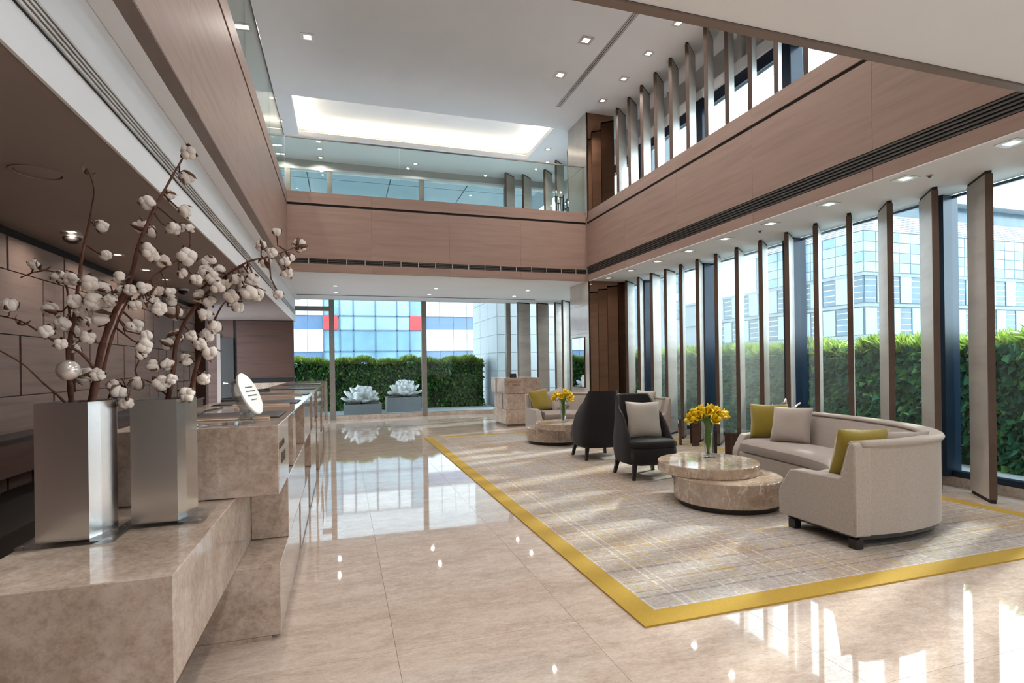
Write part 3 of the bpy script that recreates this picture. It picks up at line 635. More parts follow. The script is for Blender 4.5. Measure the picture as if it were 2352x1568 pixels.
for x, y, r in BL:
    best = None
    for e, base, pts, pl_ in brs:
        for p in pts:
            c = p-Vector((0,0,EYE)); dep = c.dot(_f); qx = CXP+FPX*c.dot(RR)/dep; qy = CYP-FPX*c.dot(UU)/dep
            dd = (qx-x)**2+(qy-y+12)**2
            if best is None or dd < best[0]: best = (dd, e, base, p)
    _, e, base, p = best
    pos = px(x, y, Y=max(2.25, p.y+rb.uniform(-.09, .07))); dep = (pos-Vector((0,0,EYE))).dot(_f); rr = r*dep/FPX*.98
    bollat(e, base, pos, rr, p)
    midp = (p+pos)/2+Vector((rb.uniform(-.02,.02), rb.uniform(-.02,.02), -.015))
    obj('twig', MB().tube([p-base, midp-base, pos-base], [.004, .003, .003], 5), M['bark'], e, smooth=True)
for x, y in ((203,392),(50,738),(97,612)):    # dry open husks at the tips
    e, base, pts, pl_ = brs[1 if x == 203 else 3 if x == 50 else 4]
    o = link('dry_husk', husks[1], e, px(x, y, Y=brs[1][2][-1].y)-base, (.6, .2, 1), (.022,)*3)
sb = px(157, 850, Y=2.36)
orb = thing('silver_bauble', 'pearly silver bauble hanging among the cotton above the left vase', 'bauble', sb-Vector((0,0,.037)))
obj('ball', MB().lathe([(.0005,0)]+[(.037*math.sin(math.pi*i/14), .037-.037*math.cos(math.pi*i/14)) for i in range(1,14)]+[(.0005,.074)], 24), plain('pearl', (.72,.66,.63), .18, .5, var=.02), orb, smooth=True)
obj('hanger', MB().tube([(0,0,.073),(.0,.02,.12),(.01,.10,.16)], .0015, 5), M['iron'], orb)
# ------------------------------------------------------------------ curved sofas
OUT = [(3.42,2.90),(3.95,2.865),(4.42,2.985),(4.78,3.36),(5.00,3.95),(5.08,4.65),(5.12,5.40)]
INN = [(3.42,3.60),(3.86,3.60),(4.17,3.80),(4.33,4.20),(4.38,4.60),(4.42,5.00),(4.45,5.40)]
NS = 48
oc = spline([(*p, 0) for p in OUT], NS); ic = spline([(*p, 0) for p in INN], NS)
SB = Vector((4.2, 4.2, .0))
def sofa(label, tf, group):
    s = thing('curved_sofa', label, 'sofa', tf(SB.x, SB.y, .0105), 0, group)
    base = Vector(tf(SB.x, SB.y, .0105))
    def sect(i0, i1, prof):
        rings = []
        for i in range(i0, i1+1):
            o, n_ = oc[i], ic[i]; d = (n_-o).normalized(); w = (n_-o).length/.70
            rings.append([Vector(tf(*(o+d*u*w).xy, z+.0105))-base for u, z in prof])
        return MB().loft(rings)
    back = obj('back', sect(1, NS-2, [(.012,.10),(.012,.70),(.0,.73),(.02,.755),(.07,.755),(.115,.72),(.20,.44),(.20,.30),(.10,.10)]), M['sofa'], s, auto=.6)
    rim = obj('rim', sect(1, NS-2, [(-.004,.726),(-.009,.742),(-.004,.758),(.008,.767),(.05,.771),(.09,.764),(.115,.74),(.085,.73),(.04,.722)]), M['piping'], s, smooth=True)
    obj('base', sect(2, NS-3, [(.10,.10),(.10,.295),(.66,.295),(.685,.27),(.69,.20),(.68,.10)]), M['sofa'], s, auto=.6)
    obj('seat_cushion', sect(3, NS-4, [(.16,.297),(.15,.42),(.30,.445),(.55,.44),(.66,.425),(.70,.39),(.705,.33),(.69,.297)]), M['sofa_in'], s, auto=.7)
    armp = [(.0,.095),(.0,.70),(-.004,.74),(.02,.765),(.05,.745),(.085,.62),(.118,.505),(.14,.493),(.55,.482),(.585,.472),(.61,.44),(.69,.31),(.70,.28),(.70,.095)]
    for a, b in ((0, 2), (NS-3, NS-1)):
        obj('arm', sect(a, b, armp), M['sofa'], s, bevel=.012, auto=.6)
    obj('plinth_rail', sect(1, NS-2, [(.03,.065),(.03,.097),(.66,.097),(.66,.065)]), M['black_wood'], s)
    for i, u in ((1, .06), (1, .60), (NS-2, .06), (NS-2, .60), (NS//2, .08), (NS//2, .55)):
        o, n_ = oc[i], ic[i]; d = (n_-o).normalized(); p = Vector(tf(*(o+d*u).xy, 0))-base; p.z = 0
        obj('leg', MB().box(p.x-.032, p.y-.032, 0, p.x+.032, p.y+.032, .07), M['black_wood'], s)
    return s
idt = lambda x, y, z: (x, y, z)
MY = 13.12
mir = lambda x, y, z: (x+.05, MY-y, z)
sofa('large curved grey-beige sofa with its rounded back to the camera at right', idt, 'curved lounge sofas')
sofa('far curved grey-beige sofa behind the two dark chairs', mir, 'curved lounge sofas')
def pillow_mesh(w, t, seed=0):
    n = 15; mb = MB(); g_ = {}
    for sgn in (1, -1):
        for i in range(n):
            for j in range(n):
                u, v = i/(n-1)*2-1, j/(n-1)*2-1
                e = max(abs(u), abs(v)); th = t*.5*max(0, (1-abs(u)**3.2)*(1-abs(v)**3.2))**.55
                pin = 1-.07*(1-abs(u*v))*(e**4)
                x, z = u*w/2*pin, v*w/2*pin
                g_[(sgn,i,j)] = len(mb.v); mb.v.append((x, sgn*(th+.002)+.008*math.sin(3*u+seed)*math.cos(2.5*v+seed), z))
        for i in range(n-1):
            for j in range(n-1): mb.f.append((g_[(sgn,i,j)], g_[(sgn,i+1,j)], g_[(sgn,i+1,j+1)], g_[(sgn,i,j+1)]))
    for i in range(n-1):
        for a, b in (((i,0),(i+1,0)), ((i,n-1),(i+1,n-1)), ((0,i),(0,i+1)), ((n-1,i),(n-1,i+1))):
            mb.f.append((g_[(1,*a)], g_[(1,*b)], g_[(-1,*b)], g_[(-1,*a)]))
    return mb
def pillow(label, mat, loc, yaw, lean, w=.46, t=.15, roll=0, seed=0):
    """loc = bottom centre; yaw = direction its face looks (deg, 0 = -Y); lean back in deg"""
    p = thing('cushion', label, 'cushion', loc, math.radians(yaw), 'scatter cushions')
    o = obj('cover', pillow_mesh(w, t, seed), M[mat], p, smooth=True)
    o.matrix_local = Matrix.Rotation(math.radians(-lean), 4, 'X') @ Matrix.Translation((0, 0, w/2*(1 if not roll else .99))) @ Matrix.Rotation(math.radians(roll), 4, 'Y')
    return p
    pipe = obj('piped_seam', MB().tube([(math.copysign(abs(math.cos(a))**.35, math.cos(a))*w*.485, 0, math.copysign(abs(math.sin(a))**.35, math.sin(a))*w*.485) for a in [i*2*math.pi/40 for i in range(41)]], .004, 5), M[mat], p)
    pipe.matrix_local = o.matrix_local
    return p
SZ = .452
pillow('olive velvet cushion standing at the near arm of the right sofa', 'olive', (3.74, 3.19, SZ), 168, 18, .41, .16)
pillow('beige cushion half hidden behind the olive one on the right sofa', 'beige', (4.16, 3.22, SZ), 160, 26, .39, .13, 0, 2)
pillow('square beige cushion at the far end of the right sofa', 'beige', (4.70, 4.78, SZ), -62, 20, .41, .15, 0, 1)
pillow('mustard cushion leaning behind the square beige one', 'olive', (4.76, 5.14, SZ), -42, 16, .41, .13, 0, 3)
pillow('olive cushion at the left end of the far sofa', 'olive', (3.72, 9.90, SZ), 12, 20, .43, .16, -6)
pillow('beige cushion leaning beside the olive one on the far sofa', 'beige', (4.10, 9.93, SZ), 8, 22, .43, .15, -16, 2)
pillow('pale cushion on the window end of the far sofa behind the dark chair', 'grey_cushion', (4.90, 8.20, SZ), -75, 16, .44, .14, 0, 1)
# ------------------------------------------------------------------ dark high-back chairs
def chair(label, loc, rz, group):
    c = thing('lounge_chair', label, 'chair', loc, rz, group)
    n = 41; wid, dep = .315, .31
    def path(s, k):                      # U shaped plan, s -1..1 ; front at -Y
        a = s*math.pi*.5*1.38; p = 3.4
        x = math.copysign(abs(math.sin(a))**(2/p), math.sin(a))*wid*k; y = math.copysign(abs(math.cos(a))**(2/p), math.cos(a))*dep*k
        return x, y
    def hgt(s):
        a = abs(s); t = min(1, max(0, (a-.48)/.52)); return .965-.55*t**1.35
    rings = []
    for i in range(n):
        s = -1+2*i/(n-1); h = hgt(s); ring = []
        for z, k, lean in ((.165, .86, 0), (.20, .95, 0), (.30, 1.0, .0), (.45, 1.0, .01), (.65, .96, .05), (h-.02, .93, .09), (h, .91, .10), (h-.012, .84, .10)):
            z = z if z in (h, h-.02, h-.012) else min(z, h-.03)
            f = max(0, (z-.45)/.5); x, y = path(s, k-(.16*f if k > .9 else .16*f)); ring.append((x, y+.10*f, z))
        f = max(0, (h*.7-.45)/.5); x, y = path(s, .80-.12*f); ring.append((x, y+.06*f, max(.44, h*.7)))
        x, y = path(s, .80); ring.append((x, y, .40)); x, y = path(s, .78); ring.append((x, y, .18))
        rings.append(ring)
    obj('shell', MB().loft(rings), M['char'], c, auto=.9)
    poly = [(-.27,-.30),(-.20,-.335),(0,-.345),(.20,-.335),(.27,-.30),(.285,-.1),(.25,.16),(.15,.24),(-.15,.24),(-.25,.16),(-.285,-.1)]
    sm = lambda k: [(x*k, y*k) for x, y in poly]
    mb = MB(); r = [[(x*k, y*k, z) for x, y in poly] for k, z in ((.88,.17),(.97,.20),(1.,.30),(1.,.36),(.985,.365))]; mb.loft(r); obj('seat_base', mb, M['char'], c, auto=.9)
    mb = MB(); r = [[(x*k, y*k, z) for x, y in poly] for k, z in ((.97,.366),(1.01,.38),(1.015,.41),(1.0,.435),(.93,.450),(.5,.457))]; mb.loft(r); obj('seat_cushion', mb, M['char'], c, smooth=True)
    for sx, sy in ((-1,-1),(1,-1),(-1,1),(1,1)):
        x, y = sx*.225, sy*.215+(-.01)
        obj('leg', MB().prism([(x+sx*.035-.017, y+sy*.035-.017),(x+sx*.035+.017, y+sy*.035-.017),(x+sx*.035+.017, y+sy*.035+.017),(x+sx*.035-.017, y+sy*.035+.017)], 0, .19, [(x-.024,y-.024),(x+.024,y-.024),(x+.024,y+.024),(x-.024,y+.024)]), M['black_wood'], c)
    return c
chair('charcoal high-back lounge chair with a pale cushion on its seat', (3.44, 5.74, .0095), math.radians(-3), 'charcoal lounge chairs')
chair('charcoal high-back lounge chair turned away from the camera', (3.49, 7.10, .0095), math.radians(178), 'charcoal lounge chairs')
pillow('pale grey square cushion on the charcoal chair facing the camera', 'grey_cushion', (3.45, 5.68, .462), -4, 14, .44, .14, 2)
# ------------------------------------------------------------------ coffee tables
def ctable(label, lo, up):
    t_ = thing('coffee_table', label, 'table', (lo[0], lo[1], .0095), 0, 'round stone coffee tables')
    obj('plinth', MB().lathe([(.45, 0), (.45, .05)], 48), M['black_wood'], t_, auto=.6)
    obj('drum', MB().lathe([(.485, .05), (.49, .055), (.49, .262), (.485, .267)], 64), M['table_stone'], t_, auto=.5)
    obj('top_disc', MB().lathe([(.475, .2675), (.48, .272), (.48, .361), (.475, .366)], 64, (up[0]-lo[0], up[1]-lo[1])), M['table_stone'], t_, auto=.5)
ctable('round two-tier brown stone coffee table by the right sofa', (3.50, 4.33), (3.46, 4.56))
ctable('far round two-tier stone coffee table behind the dark chair', (3.50, 8.72), (3.56, 8.47))
# flower vases
def petal_cup(seed):
    rn = random.Random(seed); mb = MB()
    for k in range(5):
        a = k*2*math.pi/5+rn.uniform(-.2,.2); ring = []
        for r, z, w in ((.10,0,.12),(.42,.30,.42),(.62,.75,.52),(.78,1.1,.38),(.98,1.25,.04)):
            ca, sa = math.cos(a), math.sin(a); ring.append([(r*ca-w*sa, r*sa+w*ca, z), (r*ca*1.12, r*sa*1.12, z-.04), (r*ca+w*sa, r*sa-w*ca, z), (r*ca*.92, r*sa*.92, z+.02)])
        mb.loft(ring)
    mb.lathe([(.05,0),(.12,.4),(.10,.8),(.02,.9)], 8)
    me = mb.mesh('bloom', True); me.materials.append(M['yellow']); return me
cups = [petal_cup(i) for i in range(3)]
def bouquet(vlabel, flabel, group, loc, h, sc, nfl, spread):
    sv_ = sc*1.35
    v = thing('glass_vase', vlabel, 'vase', loc)
    obj('body', MB().lathe([(.014*sc,.018),(.020*sc,.03),(.034*sc,.07),(.040*sc,.18),(.046*sc,.29),(.060*sc,h)], 24, cap=False), M['acrylic'], v, smooth=True)
    obj('foot', MB().lathe([(.050*sc,0),(.050*sc,.006),(.02*sc,.012),(.012*sc,.02)], 24), M['acrylic'], v, smooth=True)
    rn = random.Random(int(loc[1]*10))
    for k in range(nfl):
        a = k*2.4; r = spread*math.sqrt((k+.5)/nfl); fx, fy = r*math.cos(a)*1.15, r*math.sin(a)*.8; fz = h+.075-.09*(r/spread)**2+rn.uniform(-.015,.02)
        f = thing('yellow_flower', flabel, 'flower', (loc[0], loc[1], loc[2]+.03), 0, group)
        pts = spline([(.010*math.cos(a), .010*math.sin(a), 0), (.028*math.cos(a+1.8), .028*math.sin(a+1.8), h*.45), (.044*math.cos(a), .044*math.sin(a), h-.03), (fx*.85, fy*.85, fz-.06), (fx, fy, fz-.03)], 12)
        obj('stem', MB().tube(pts, .0052*sc, 6), M['stem'], f, smooth=True)
        d = Vector((fx, fy, .05+.02*rn.random())).normalized()
        b = link('bloom', cups[k % 3], f, (fx, fy, fz-.03), d.to_track_quat('Z','Y').to_euler(), (.054*sc,)*3)
ZTB = .3765
bouquet('slim clear glass vase of yellow flowers on the near coffee table', 'yellow flower in the vase on the near coffee table', 'flowers on the near coffee table', (3.60, 4.73, ZTB), .39, 1.15, 18, .145)
bouquet('slim clear glass vase of yellow flowers on the far coffee table', 'yellow flower in the vase on the far coffee table', 'flowers on the far coffee table', (3.54, 8.43, ZTB), .39, 1.15, 12, .13)
# side tables
def side_table(label, cx, cy, rz, r=.30):
    s = thing('side_table', label, 'side table', (cx, cy, .0095), rz, 'glass side tables')
    hexa = lambda R, n=8: [(R*math.cos(2*math.pi*i/n+.39), R*math.sin(2*math.pi*i/n+.39)) for i in range(n)]
    obj('glass_top', MB().prism(hexa(r), .437, .449), M['rail_glass'], s)
    for k in range(3):
        a = k*2*math.pi/3+.5; c, sn = math.cos(a), math.sin(a); x, y = .15*c, .15*sn
        obj('post', MB().prism([(x-.06*sn-.018*c, y+.06*c-.018*sn),(x-.06*sn+.018*c, y+.06*c+.018*sn),(x+.06*sn+.018*c, y-.06*c+.018*sn),(x+.06*sn-.018*c, y-.06*c-.018*sn)], 0, .437), M['dark_wood'] if k else M['black_wood'], s)
side_table('dark wooden side table with a glass top beyond the right sofa', 4.80, 5.93, 2.2)
side_table('dark side table at the window end of the far sofa', 5.40, 7.55, 0)
side_table('low glass side table behind the far end of the right sofa', 5.42, 5.62, .4, .22)
sv = thing('leaf_sculpture', 'silver leaf ornament showing above the far end of the right sofa', 'sculpture', (5.42, 5.62, .459))
for k in range(9):
    a = k*2.39; el = .45+.11*k; l = .36+.03*(k % 3)
    d = Vector((math.cos(a)*math.cos(el), math.sin(a)*math.cos(el), math.sin(el))); sd = d.cross(Vector((0,0,1))).normalized(); nn = d.cross(sd)
    ring = []
    for t_, w in ((.0,.006),(.25,.045),(.5,.062),(.8,.04),(1.,.003)):
        c = d*l*t_+nn*(-.05*math.sin(t_*3)); ring.append([c+sd*w, c+nn*.004-nn*.012, c-sd*w, c-nn*.016])
    obj('metal_leaf', MB().loft(ring), M['steel'], sv, smooth=True)
obj('stem', MB().lathe([(.045,0),(.045,.012),(.008,.02),(.008,.05)], 16), M['steel'], sv, auto=.6)
# ------------------------------------------------------------------ candelabra on the upper floor
cdl = thing('candelabra', 'black iron candelabra with lit candles behind the upper glass', 'candelabra', (5.10, 11.95, 4.42))
obj('post', MB().lathe([(.14,0),(.14,.02),(.03,.05),(.022,.3),(.03,.7),(.012,.98)], 16), M['iron'], cdl, auto=.7)
for k in range(8):
    a = k*math.pi/4+.2; r = .30 if k % 2 else .20; z = .62+.10*(k % 3)+(.18 if k % 4 == 0 else 0); c, sn = math.cos(a), math.sin(a)
    arm = obj('arm', MB().tube(spline([(0,0,.55),(r*.6*c,r*.6*sn,.50),(r*c,r*sn,.54),(r*c,r*sn,z)], 12), .011, 6), M['iron'], cdl, smooth=True)
    obj('drip_pan', MB().lathe([(.012,z-.01),(.04,z),(.045,z+.012)], 12, (r*c, r*sn)), M['iron'], arm)
    obj('candle', MB().lathe([(.014,z+.012),(.014,z+.10)], 10, (r*c, r*sn)), M['paper'], arm)
    obj('flame', MB().lathe([(.002,z+.10),(.012,z+.115),(.012,z+.13),(.002,z+.155)], 8, (r*c, r*sn)), M['flame'], arm)
# ------------------------------------------------------------------ downlights
fsq = MB(); a_, b_ = .085, .045
for q in ((-a_,-a_,a_,-b_), (-a_,b_,a_,a_), (-a_,-b_,-b_,b_), (b_,-b_,a_,b_)): fsq.box(q[0], q[1], -.006, q[2], q[3], -.0005)
frame_sq = fsq.mesh('trim_frame'); frame_sq.materials.append(M['trimw'])
lens_sq = MB().box(-b_, -b_, -.004, b_, b_, -.0008).mesh('lens'); lens_sq.materials.append(M['lamp'])
lens_cool = MB().box(-b_, -b_, -.004, b_, b_, -.0008).mesh('lens'); lens_cool.materials.append(M['lampc'])
frame_rd = MB().lathe([(.058,-.0005),(.058,-.005),(.045,-.005),(.045,-.0005)], 20).mesh('trim_ring'); frame_rd.materials.append(M['trimw'])
lens_rd = MB().lathe([(.045,-.0008),(.045,-.004)], 20).mesh('lens'); lens_rd.materials.append(M['lampc'])
LCOL = (1, .93, .85)
def downlight(x, y, z, label, group, watt, kind='sq', sc=1., col=LCOL, spread=150):
    d = thing('downlight', label, 'downlight', (x, y, z), 0, group)
    z_ = sc; link('trim_frame', frame_rd if kind == 'rd' else frame_sq, d, None, None, (sc, sc, 1))
    link('lens', {'rd': lens_rd, 'sq': lens_sq, 'cool': lens_cool}[kind], d, None, None, (sc, sc, 1))
    if watt:
        l = bpy.data.lights.new('lamp', 'AREA'); l.shape = 'SQUARE'; l.size = .05*sc; l.energy = watt; l.color = col; l.spread = math.radians(spread)
        link('lamp', l, d, (0, 0, -.012))
WU, WS, WBk, WRc = 20, 3, 5, 4
up = [(-1.36, 9.19), (-.458, 9.2), (3.875, 8.04), (3.875, 9.14), (-.458, 7.6), (3.875, 6.4), (-.458, 5.6), (3.875, 4.6), (-.458, 3.6), (1.75, 3.6), (1.75, 6.4)]
for k, (x, y) in enumerate(up[:4]):
    downlight(x, y, ZC, ['square warm downlight above the left glass balustrade', 'square warm downlight in the high ceiling at left', 'square warm downlight near the ceiling slot, nearer one', 'square warm downlight near the ceiling slot, farther one'][k], 'square downlights of the high ceiling', WU, sc=1.25)
for k, (x, y) in enumerate(up[4:]):
    downlight(x, y, ZC, 'square warm downlight of the high ceiling nearer than the view shows', 'square downlights above the frame', WU, sc=1.25)
for k, y in enumerate((7.24, 8.09, 8.94, 9.80)):
    downlight(5.07, y, ZC, 'small downlight beside the upper fins, %s from the near beam' % ORD[k], 'small downlights beside the upper fins', 8, 'cool', .9)
for k, (x, y) in enumerate(((-1.217, 11.45), (-1.196, 12.48), (-1.33, 13.85), (-.443, 13.85), (-1.33, 14.4), (-.449, 14.4), (1.9, 14.2), (5.2, 13.2), (4.9, 12.4))):
    downlight(x, y, ZC, ['downlight behind the left end of the upper glass, higher', 'downlight behind the left end of the upper glass, lower', 'downlight left of the upper back window, upper left of four', 'downlight left of the upper back window, upper right of four', 'downlight left of the upper back window, lower left of four', 'downlight left of the upper back window, lower right of four', 'downlight near the middle of the upper back window', 'downlight above the candelabra, farther', 'downlight above the candelabra, nearer'][k], 'downlights over the upper landing', 6, 'sq', .9)
for k, y in enumerate((2.96, 3.83, 4.69, 5.55, 6.40, 7.25, 8.12, 9.04, 9.93)):
    downlight(5.21, y, Z1, 'rectangular warm downlight in the soffit by the fins, %s from the right edge' % ORD[k], 'soffit downlights along the fins', WS, 'sq', 1.0)
for k, (x, y) in enumerate(((-.115, 12.16), (-.115, 13.2), (2.04, 12.12), (2.05, 13.19), (4.2, 12.05), (4.2, 13.1))):
    downlight(x, y, Z1, 'small round downlight in the back ceiling, %s counting from the left, near row first' % ORD[k], 'round downlights of the back ceiling', WBk, 'rd')
for k, (x, y) in enumerate(((-2.16, 6.42), (-2.18, 7.33), (-2.18, 8.06))):
    downlight(x, y, 2.535, 'small warm downlight in the dark reception ceiling, %s along the wall' % ORD[k], 'downlights of the reception ceiling', WRc, 'sq', .7)
downlight(-2.16, 5.45, 2.535, 'small warm downlight beside the nearer dome camera', 'downlights of the reception ceiling', WRc, 'sq', .7)
for k, (x, y) in enumerate(((.3, 1.1), (2.2, 1.1), (4.1, 1.1), (.3, -1.), (2.2, -1.), (4.1, -1.))):  # unseen fill lamps added to brighten the near lobby and the vase fronts
    downlight(x, y, Z1, 'added unseen fill light in the low ceiling above the camera', 'added fill lights over the camera', 14, 'sq')
# cove light round the recessed ceiling
for (x, y, sx, sy) in (((cx0+cx1)/2, cy1+.06, cx1-cx0, .05), (cx0-.06, (cy0+cy1)/2, .05, cy1-cy0), (cx1+.06, (cy0+cy1)/2, .05, cy1-cy0), ((cx0+cx1)/2, cy0-.06, cx1-cx0, .05)):
    cv = thing('cove_strip', {0: 'warm light strip hidden along the rear edge of the ceiling cove', 1: 'warm light strip hidden in the left edge of the ceiling cove', 2: 'warm light strip hidden along the near edge of the ceiling cove', 3: 'warm light strip hidden in the right edge of the ceiling cove'}[[cy1+.06 == y, x < 0, y < cy0, True].index(True)], 'light strip', (x, y, ZC+.1005), 0, 'cove light strips')
    obj('diffuser', MB().box(-sx/2, -sy/2, 0, sx/2, sy/2, .02), M['lamp'], cv)
    l = bpy.data.lights.new('lamp', 'AREA'); l.shape = 'RECTANGLE'; l.size = sx; l.size_y = sy; l.energy = (60 if y > cy0 else 22)*max(sx, sy)/5; l.color = (1, .84, .62)
    lo_ = link('lamp', l, cv, (0, 0, .022)); lo_.rotation_euler = (math.pi, 0, 0)
# dome cameras, speaker
for (x, y, lab) in ((-2.2, 5.56, 'black dome security camera on the reception ceiling, nearer'), (-2.2, 8.97, 'black dome security camera on the reception ceiling, farther')):
    d = thing('dome_camera', lab, 'camera', (x, y, 2.535), 0, 'dome cameras')
    obj('mount', MB().lathe([(.075,-.0005),(.078,-.012),(.07,-.03)], 24), M['trimw'], d, auto=.7); obj('dome', MB().lathe([(.068,-.03),(.062,-.055),(.045,-.075),(.02,-.085),(.002,-.087)], 24), M['black_wood'], d, smooth=True)
d = thing('ceiling_speaker', 'round flush ceiling panel in the dark reception ceiling', 'speaker', (-1.70, 3.88, 2.535))
obj('ring', MB().lathe([(.135,-.0005),(.135,-.006),(.115,-.008),(.112,-.0005)], 40), M['taupe'], d, auto=.6); obj('grille', MB().lathe([(.108,-.0005),(.10,-.005),(.04,-.006),(.002,-.006)], 40), M['taupe'], d, auto=.6)
for k, (x, y) in enumerate(((5.35, 3.7), (5.36, 5.9))):
    d = thing('smoke_detector', 'small sensor on the soffit between the lamps and fins, %s' % ('nearer', 'farther')[k], 'detector', (x, y, Z1), 0, 'soffit sensors')
    obj('base', MB().lathe([(.03,-.0005),(.03,-.008)], 16), M['slat_lite'], d); obj('head', MB().lathe([(.018,-.008),(.012,-.022),(.004,-.026)], 12), M['slat'], d)
# ------------------------------------------------------------------ hedges
def leaves(rng, n, P, Nn, size, droop, wide, up_bias):
    """numpy leaf cloud: each leaf 2 quads folded along midrib; P(n) base points, Nn outward normals"""
    P = np.asarray(P); Nn = np.asarray(Nn)
    d = Nn+rng.normal(0, .55, (n, 3)); d[:, 2] += up_bias; d /= np.linalg.norm(d, axis=1)[:, None]
    u = np.cross(d, rng.normal(0, 1, (n, 3))); u /= np.linalg.norm(u, axis=1)[:, None]
    w = np.cross(d, u); s = size*rng.uniform(.6, 1.35, (n, 1))
    a = P; m = P+d*s*.5+w*s*.06; t = P+d*s+np.array([0, 0, -1])*s*droop
    l = m+u*s*wide-w*s*.08; r = m-u*s*wide-w*s*.08
    V = np.stack([a, l, t, m, r], 1).reshape(-1, 3)
    b = (np.arange(n)*5)[:, None]
    F = np.concatenate([b+np.array([[0, 1, 2, 3]]), b+np.array([[0, 3, 2, 4]])])
    return V, F
def npmesh(name, V, F, mat):
    me = bpy.data.meshes.new(name); me.vertices.add(len(V)); me.vertices.foreach_set('co', V.ravel())
    me.loops.add(F.size); me.loops.foreach_set('vertex_index', F.ravel().astype(np.int32)); me.polygons.add(len(F))
    me.polygons.foreach_set('loop_start', np.arange(0, F.size, 4, dtype=np.int32)); me.update(calc_edges=True); me.validate(); me.materials.append(mat)
    me.polygons.foreach_set('use_smooth', [True]*len(me.polygons)); return me
def hedge(label, p0, axis, length, depth, h, face, nleaf, nblade, lsize, seed, mat):
    """p0 = front corner; runs along axis; face = outward dir of the front"""
    rng = np.random.default_rng(seed); e = thing('hedge', label, 'hedge', p0, 0, 'clipped terrace hedges')
    A = np.array([1., 0, 0]) if axis == 'x' else np.array([0, 1., 0]); Fd = np.array([0, -1., 0]) if axis == 'x' else np.array([-1., 0, 0]); up_ = np.array([0, 0, 1.])
    c = MB(); k = [(0, .06), (length, .06), (length, depth), (0, depth)]
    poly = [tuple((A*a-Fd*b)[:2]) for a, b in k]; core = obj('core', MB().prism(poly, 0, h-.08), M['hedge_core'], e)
    def lump(a, z): return .06*np.sin(a*2.1+z*3)+.05*np.sin(a*5.3-z*4.1+1)
    a = rng.uniform(0, length, nleaf); z = h*rng.uniform(.02, 1, nleaf)
    P = A*a[:, None]+up_*z[:, None]+Fd*(lump(a, z)*.8-.02+rng.uniform(-.10, .03, nleaf))[:, None]; Nn = np.tile(Fd, (nleaf, 1))
    V, F = leaves(rng, nleaf, P, Nn, lsize, .35, .34, .15); f = link('foliage', npmesh('foliage', V, F, mat), e); f['kind'] = 'stuff'
    a = rng.uniform(0, length, nblade); dd = rng.uniform(0, depth, nblade)
    P = A*a[:, None]+up_*(h-.10+.05*np.sin(a*3.7)+.04*np.sin(a*9.1))[:, None]-Fd*dd[:, None]+Fd*.05
    V, F = leaves(rng, nblade, P, np.tile(up_*.9+Fd*.45, (nblade, 1)), lsize*2.2, .15, .038, .45); f = link('top_blades', npmesh('top_blades', V, F, M['blade']), e); f['kind'] = 'stuff'
    return e
hedge('clipped green hedge on the terrace outside the back window', (-5.0, 17.75, -.02), 'x', 9.55, .9, 1.55, 1, 14000, 14000, .11, 1, M['leaf'])
hedge('long leafy green hedge outside the right windows', (7.62, -3.0, -.02), 'y', 19.0, .9, 1.56, 1, 30000, 26000, .12, 2, M['leaf2'])
# ------------------------------------------------------------------ planters with white lotus sculptures
def petal(w, h, cup):
    ring = []
    for t_, k in ((0,.25),(.3,.8),(.6,1.),(.85,.92),(1.,.5)):
        y = cup*math.sin(t_*1.5); z = h*t_; ring.append([(-w*k,y-.03*k,z),(0,y+.02,z),(w*k,y-.03*k,z),(0,y+.045,z)])
    return MB().loft(ring).mesh('petal', True)
pet = [petal(.15, .32, .15), petal(.14, .33, .09)]
for p in pet: p.materials.append(M['petal_white'])
def lotus(label, x, y, z, sc, seed):
    e = thing('lotus_sculpture', label, 'sculpture', (x, y, z)); rn = random.Random(seed)
    obj('base_disc', MB().lathe([(.16*sc,0),(.18*sc,.02),(.06*sc,.05)], 20), M['soil'], e, auto=.6)
    for ringi, (nn_, tl, r) in enumerate(((11, 46, .12), (10, 26, .13), (9, 8, .12), (7, -12, .10))):
        for k in range(nn_):
            a = 2*math.pi*k/nn_+ringi*.4+rn.uniform(-.12, .12)
            o = link('petal', pet[ringi//2], e); s_ = sc*rn.uniform(.9, 1.12)
            o.matrix_local = Matrix.Translation((0, 0, .05+.02*ringi)) @ Matrix.Rotation(a, 4, 'Z') @ Matrix.Translation((0, r*sc, 0)) @ Matrix.Rotation(math.radians(-tl+rn.uniform(-6, 6)), 4, 'X') @ Matrix.Diagonal((s_, s_, s_*1.22, 1))
def planter(label, x0, y0, x1, y1, h):
    e = thing('planter_box', label, 'planter', ((x0+x1)/2, (y0+y1)/2, -.02)); a, b = (x1-x0)/2, (y1-y0)/2
    obj('shell', MB().add([(-a,-b,0),(a,-b,0),(a,b,0),(-a,b,0),(-a,-b,h),(a,-b,h),(a,b,h),(-a,b,h),(-a+.03,-b+.03,h),(a-.03,-b+.03,h),(a-.03,b-.03,h),(-a+.03,b-.03,h),(-a+.03,-b+.03,h-.06),(a-.03,-b+.03,h-.06),(a-.03,b-.03,h-.06),(-a+.03,b-.03,h-.06)],
        [(3,2,1,0),(0,1,5,4),(1,2,6,5),(2,3,7,6),(3,0,4,7),(4,5,9,8),(5,6,10,9),(6,7,11,10),(7,4,8,11),(8,9,13,12),(9,10,14,13),(10,11,15,14),(11,8,12,15)]), M['planter'], e)
    obj('soil', MB().box(-a+.031, -b+.031, h-.09, a-.031, b-.031, h-.03), M['soil'], e)
planter('low grey planter box outside the back window, left one', .03, 15.65, 1.05, 16.55, .33); lotus('white lotus flower sculpture on the left planter', .50, 16.1, .281, .98, 1)
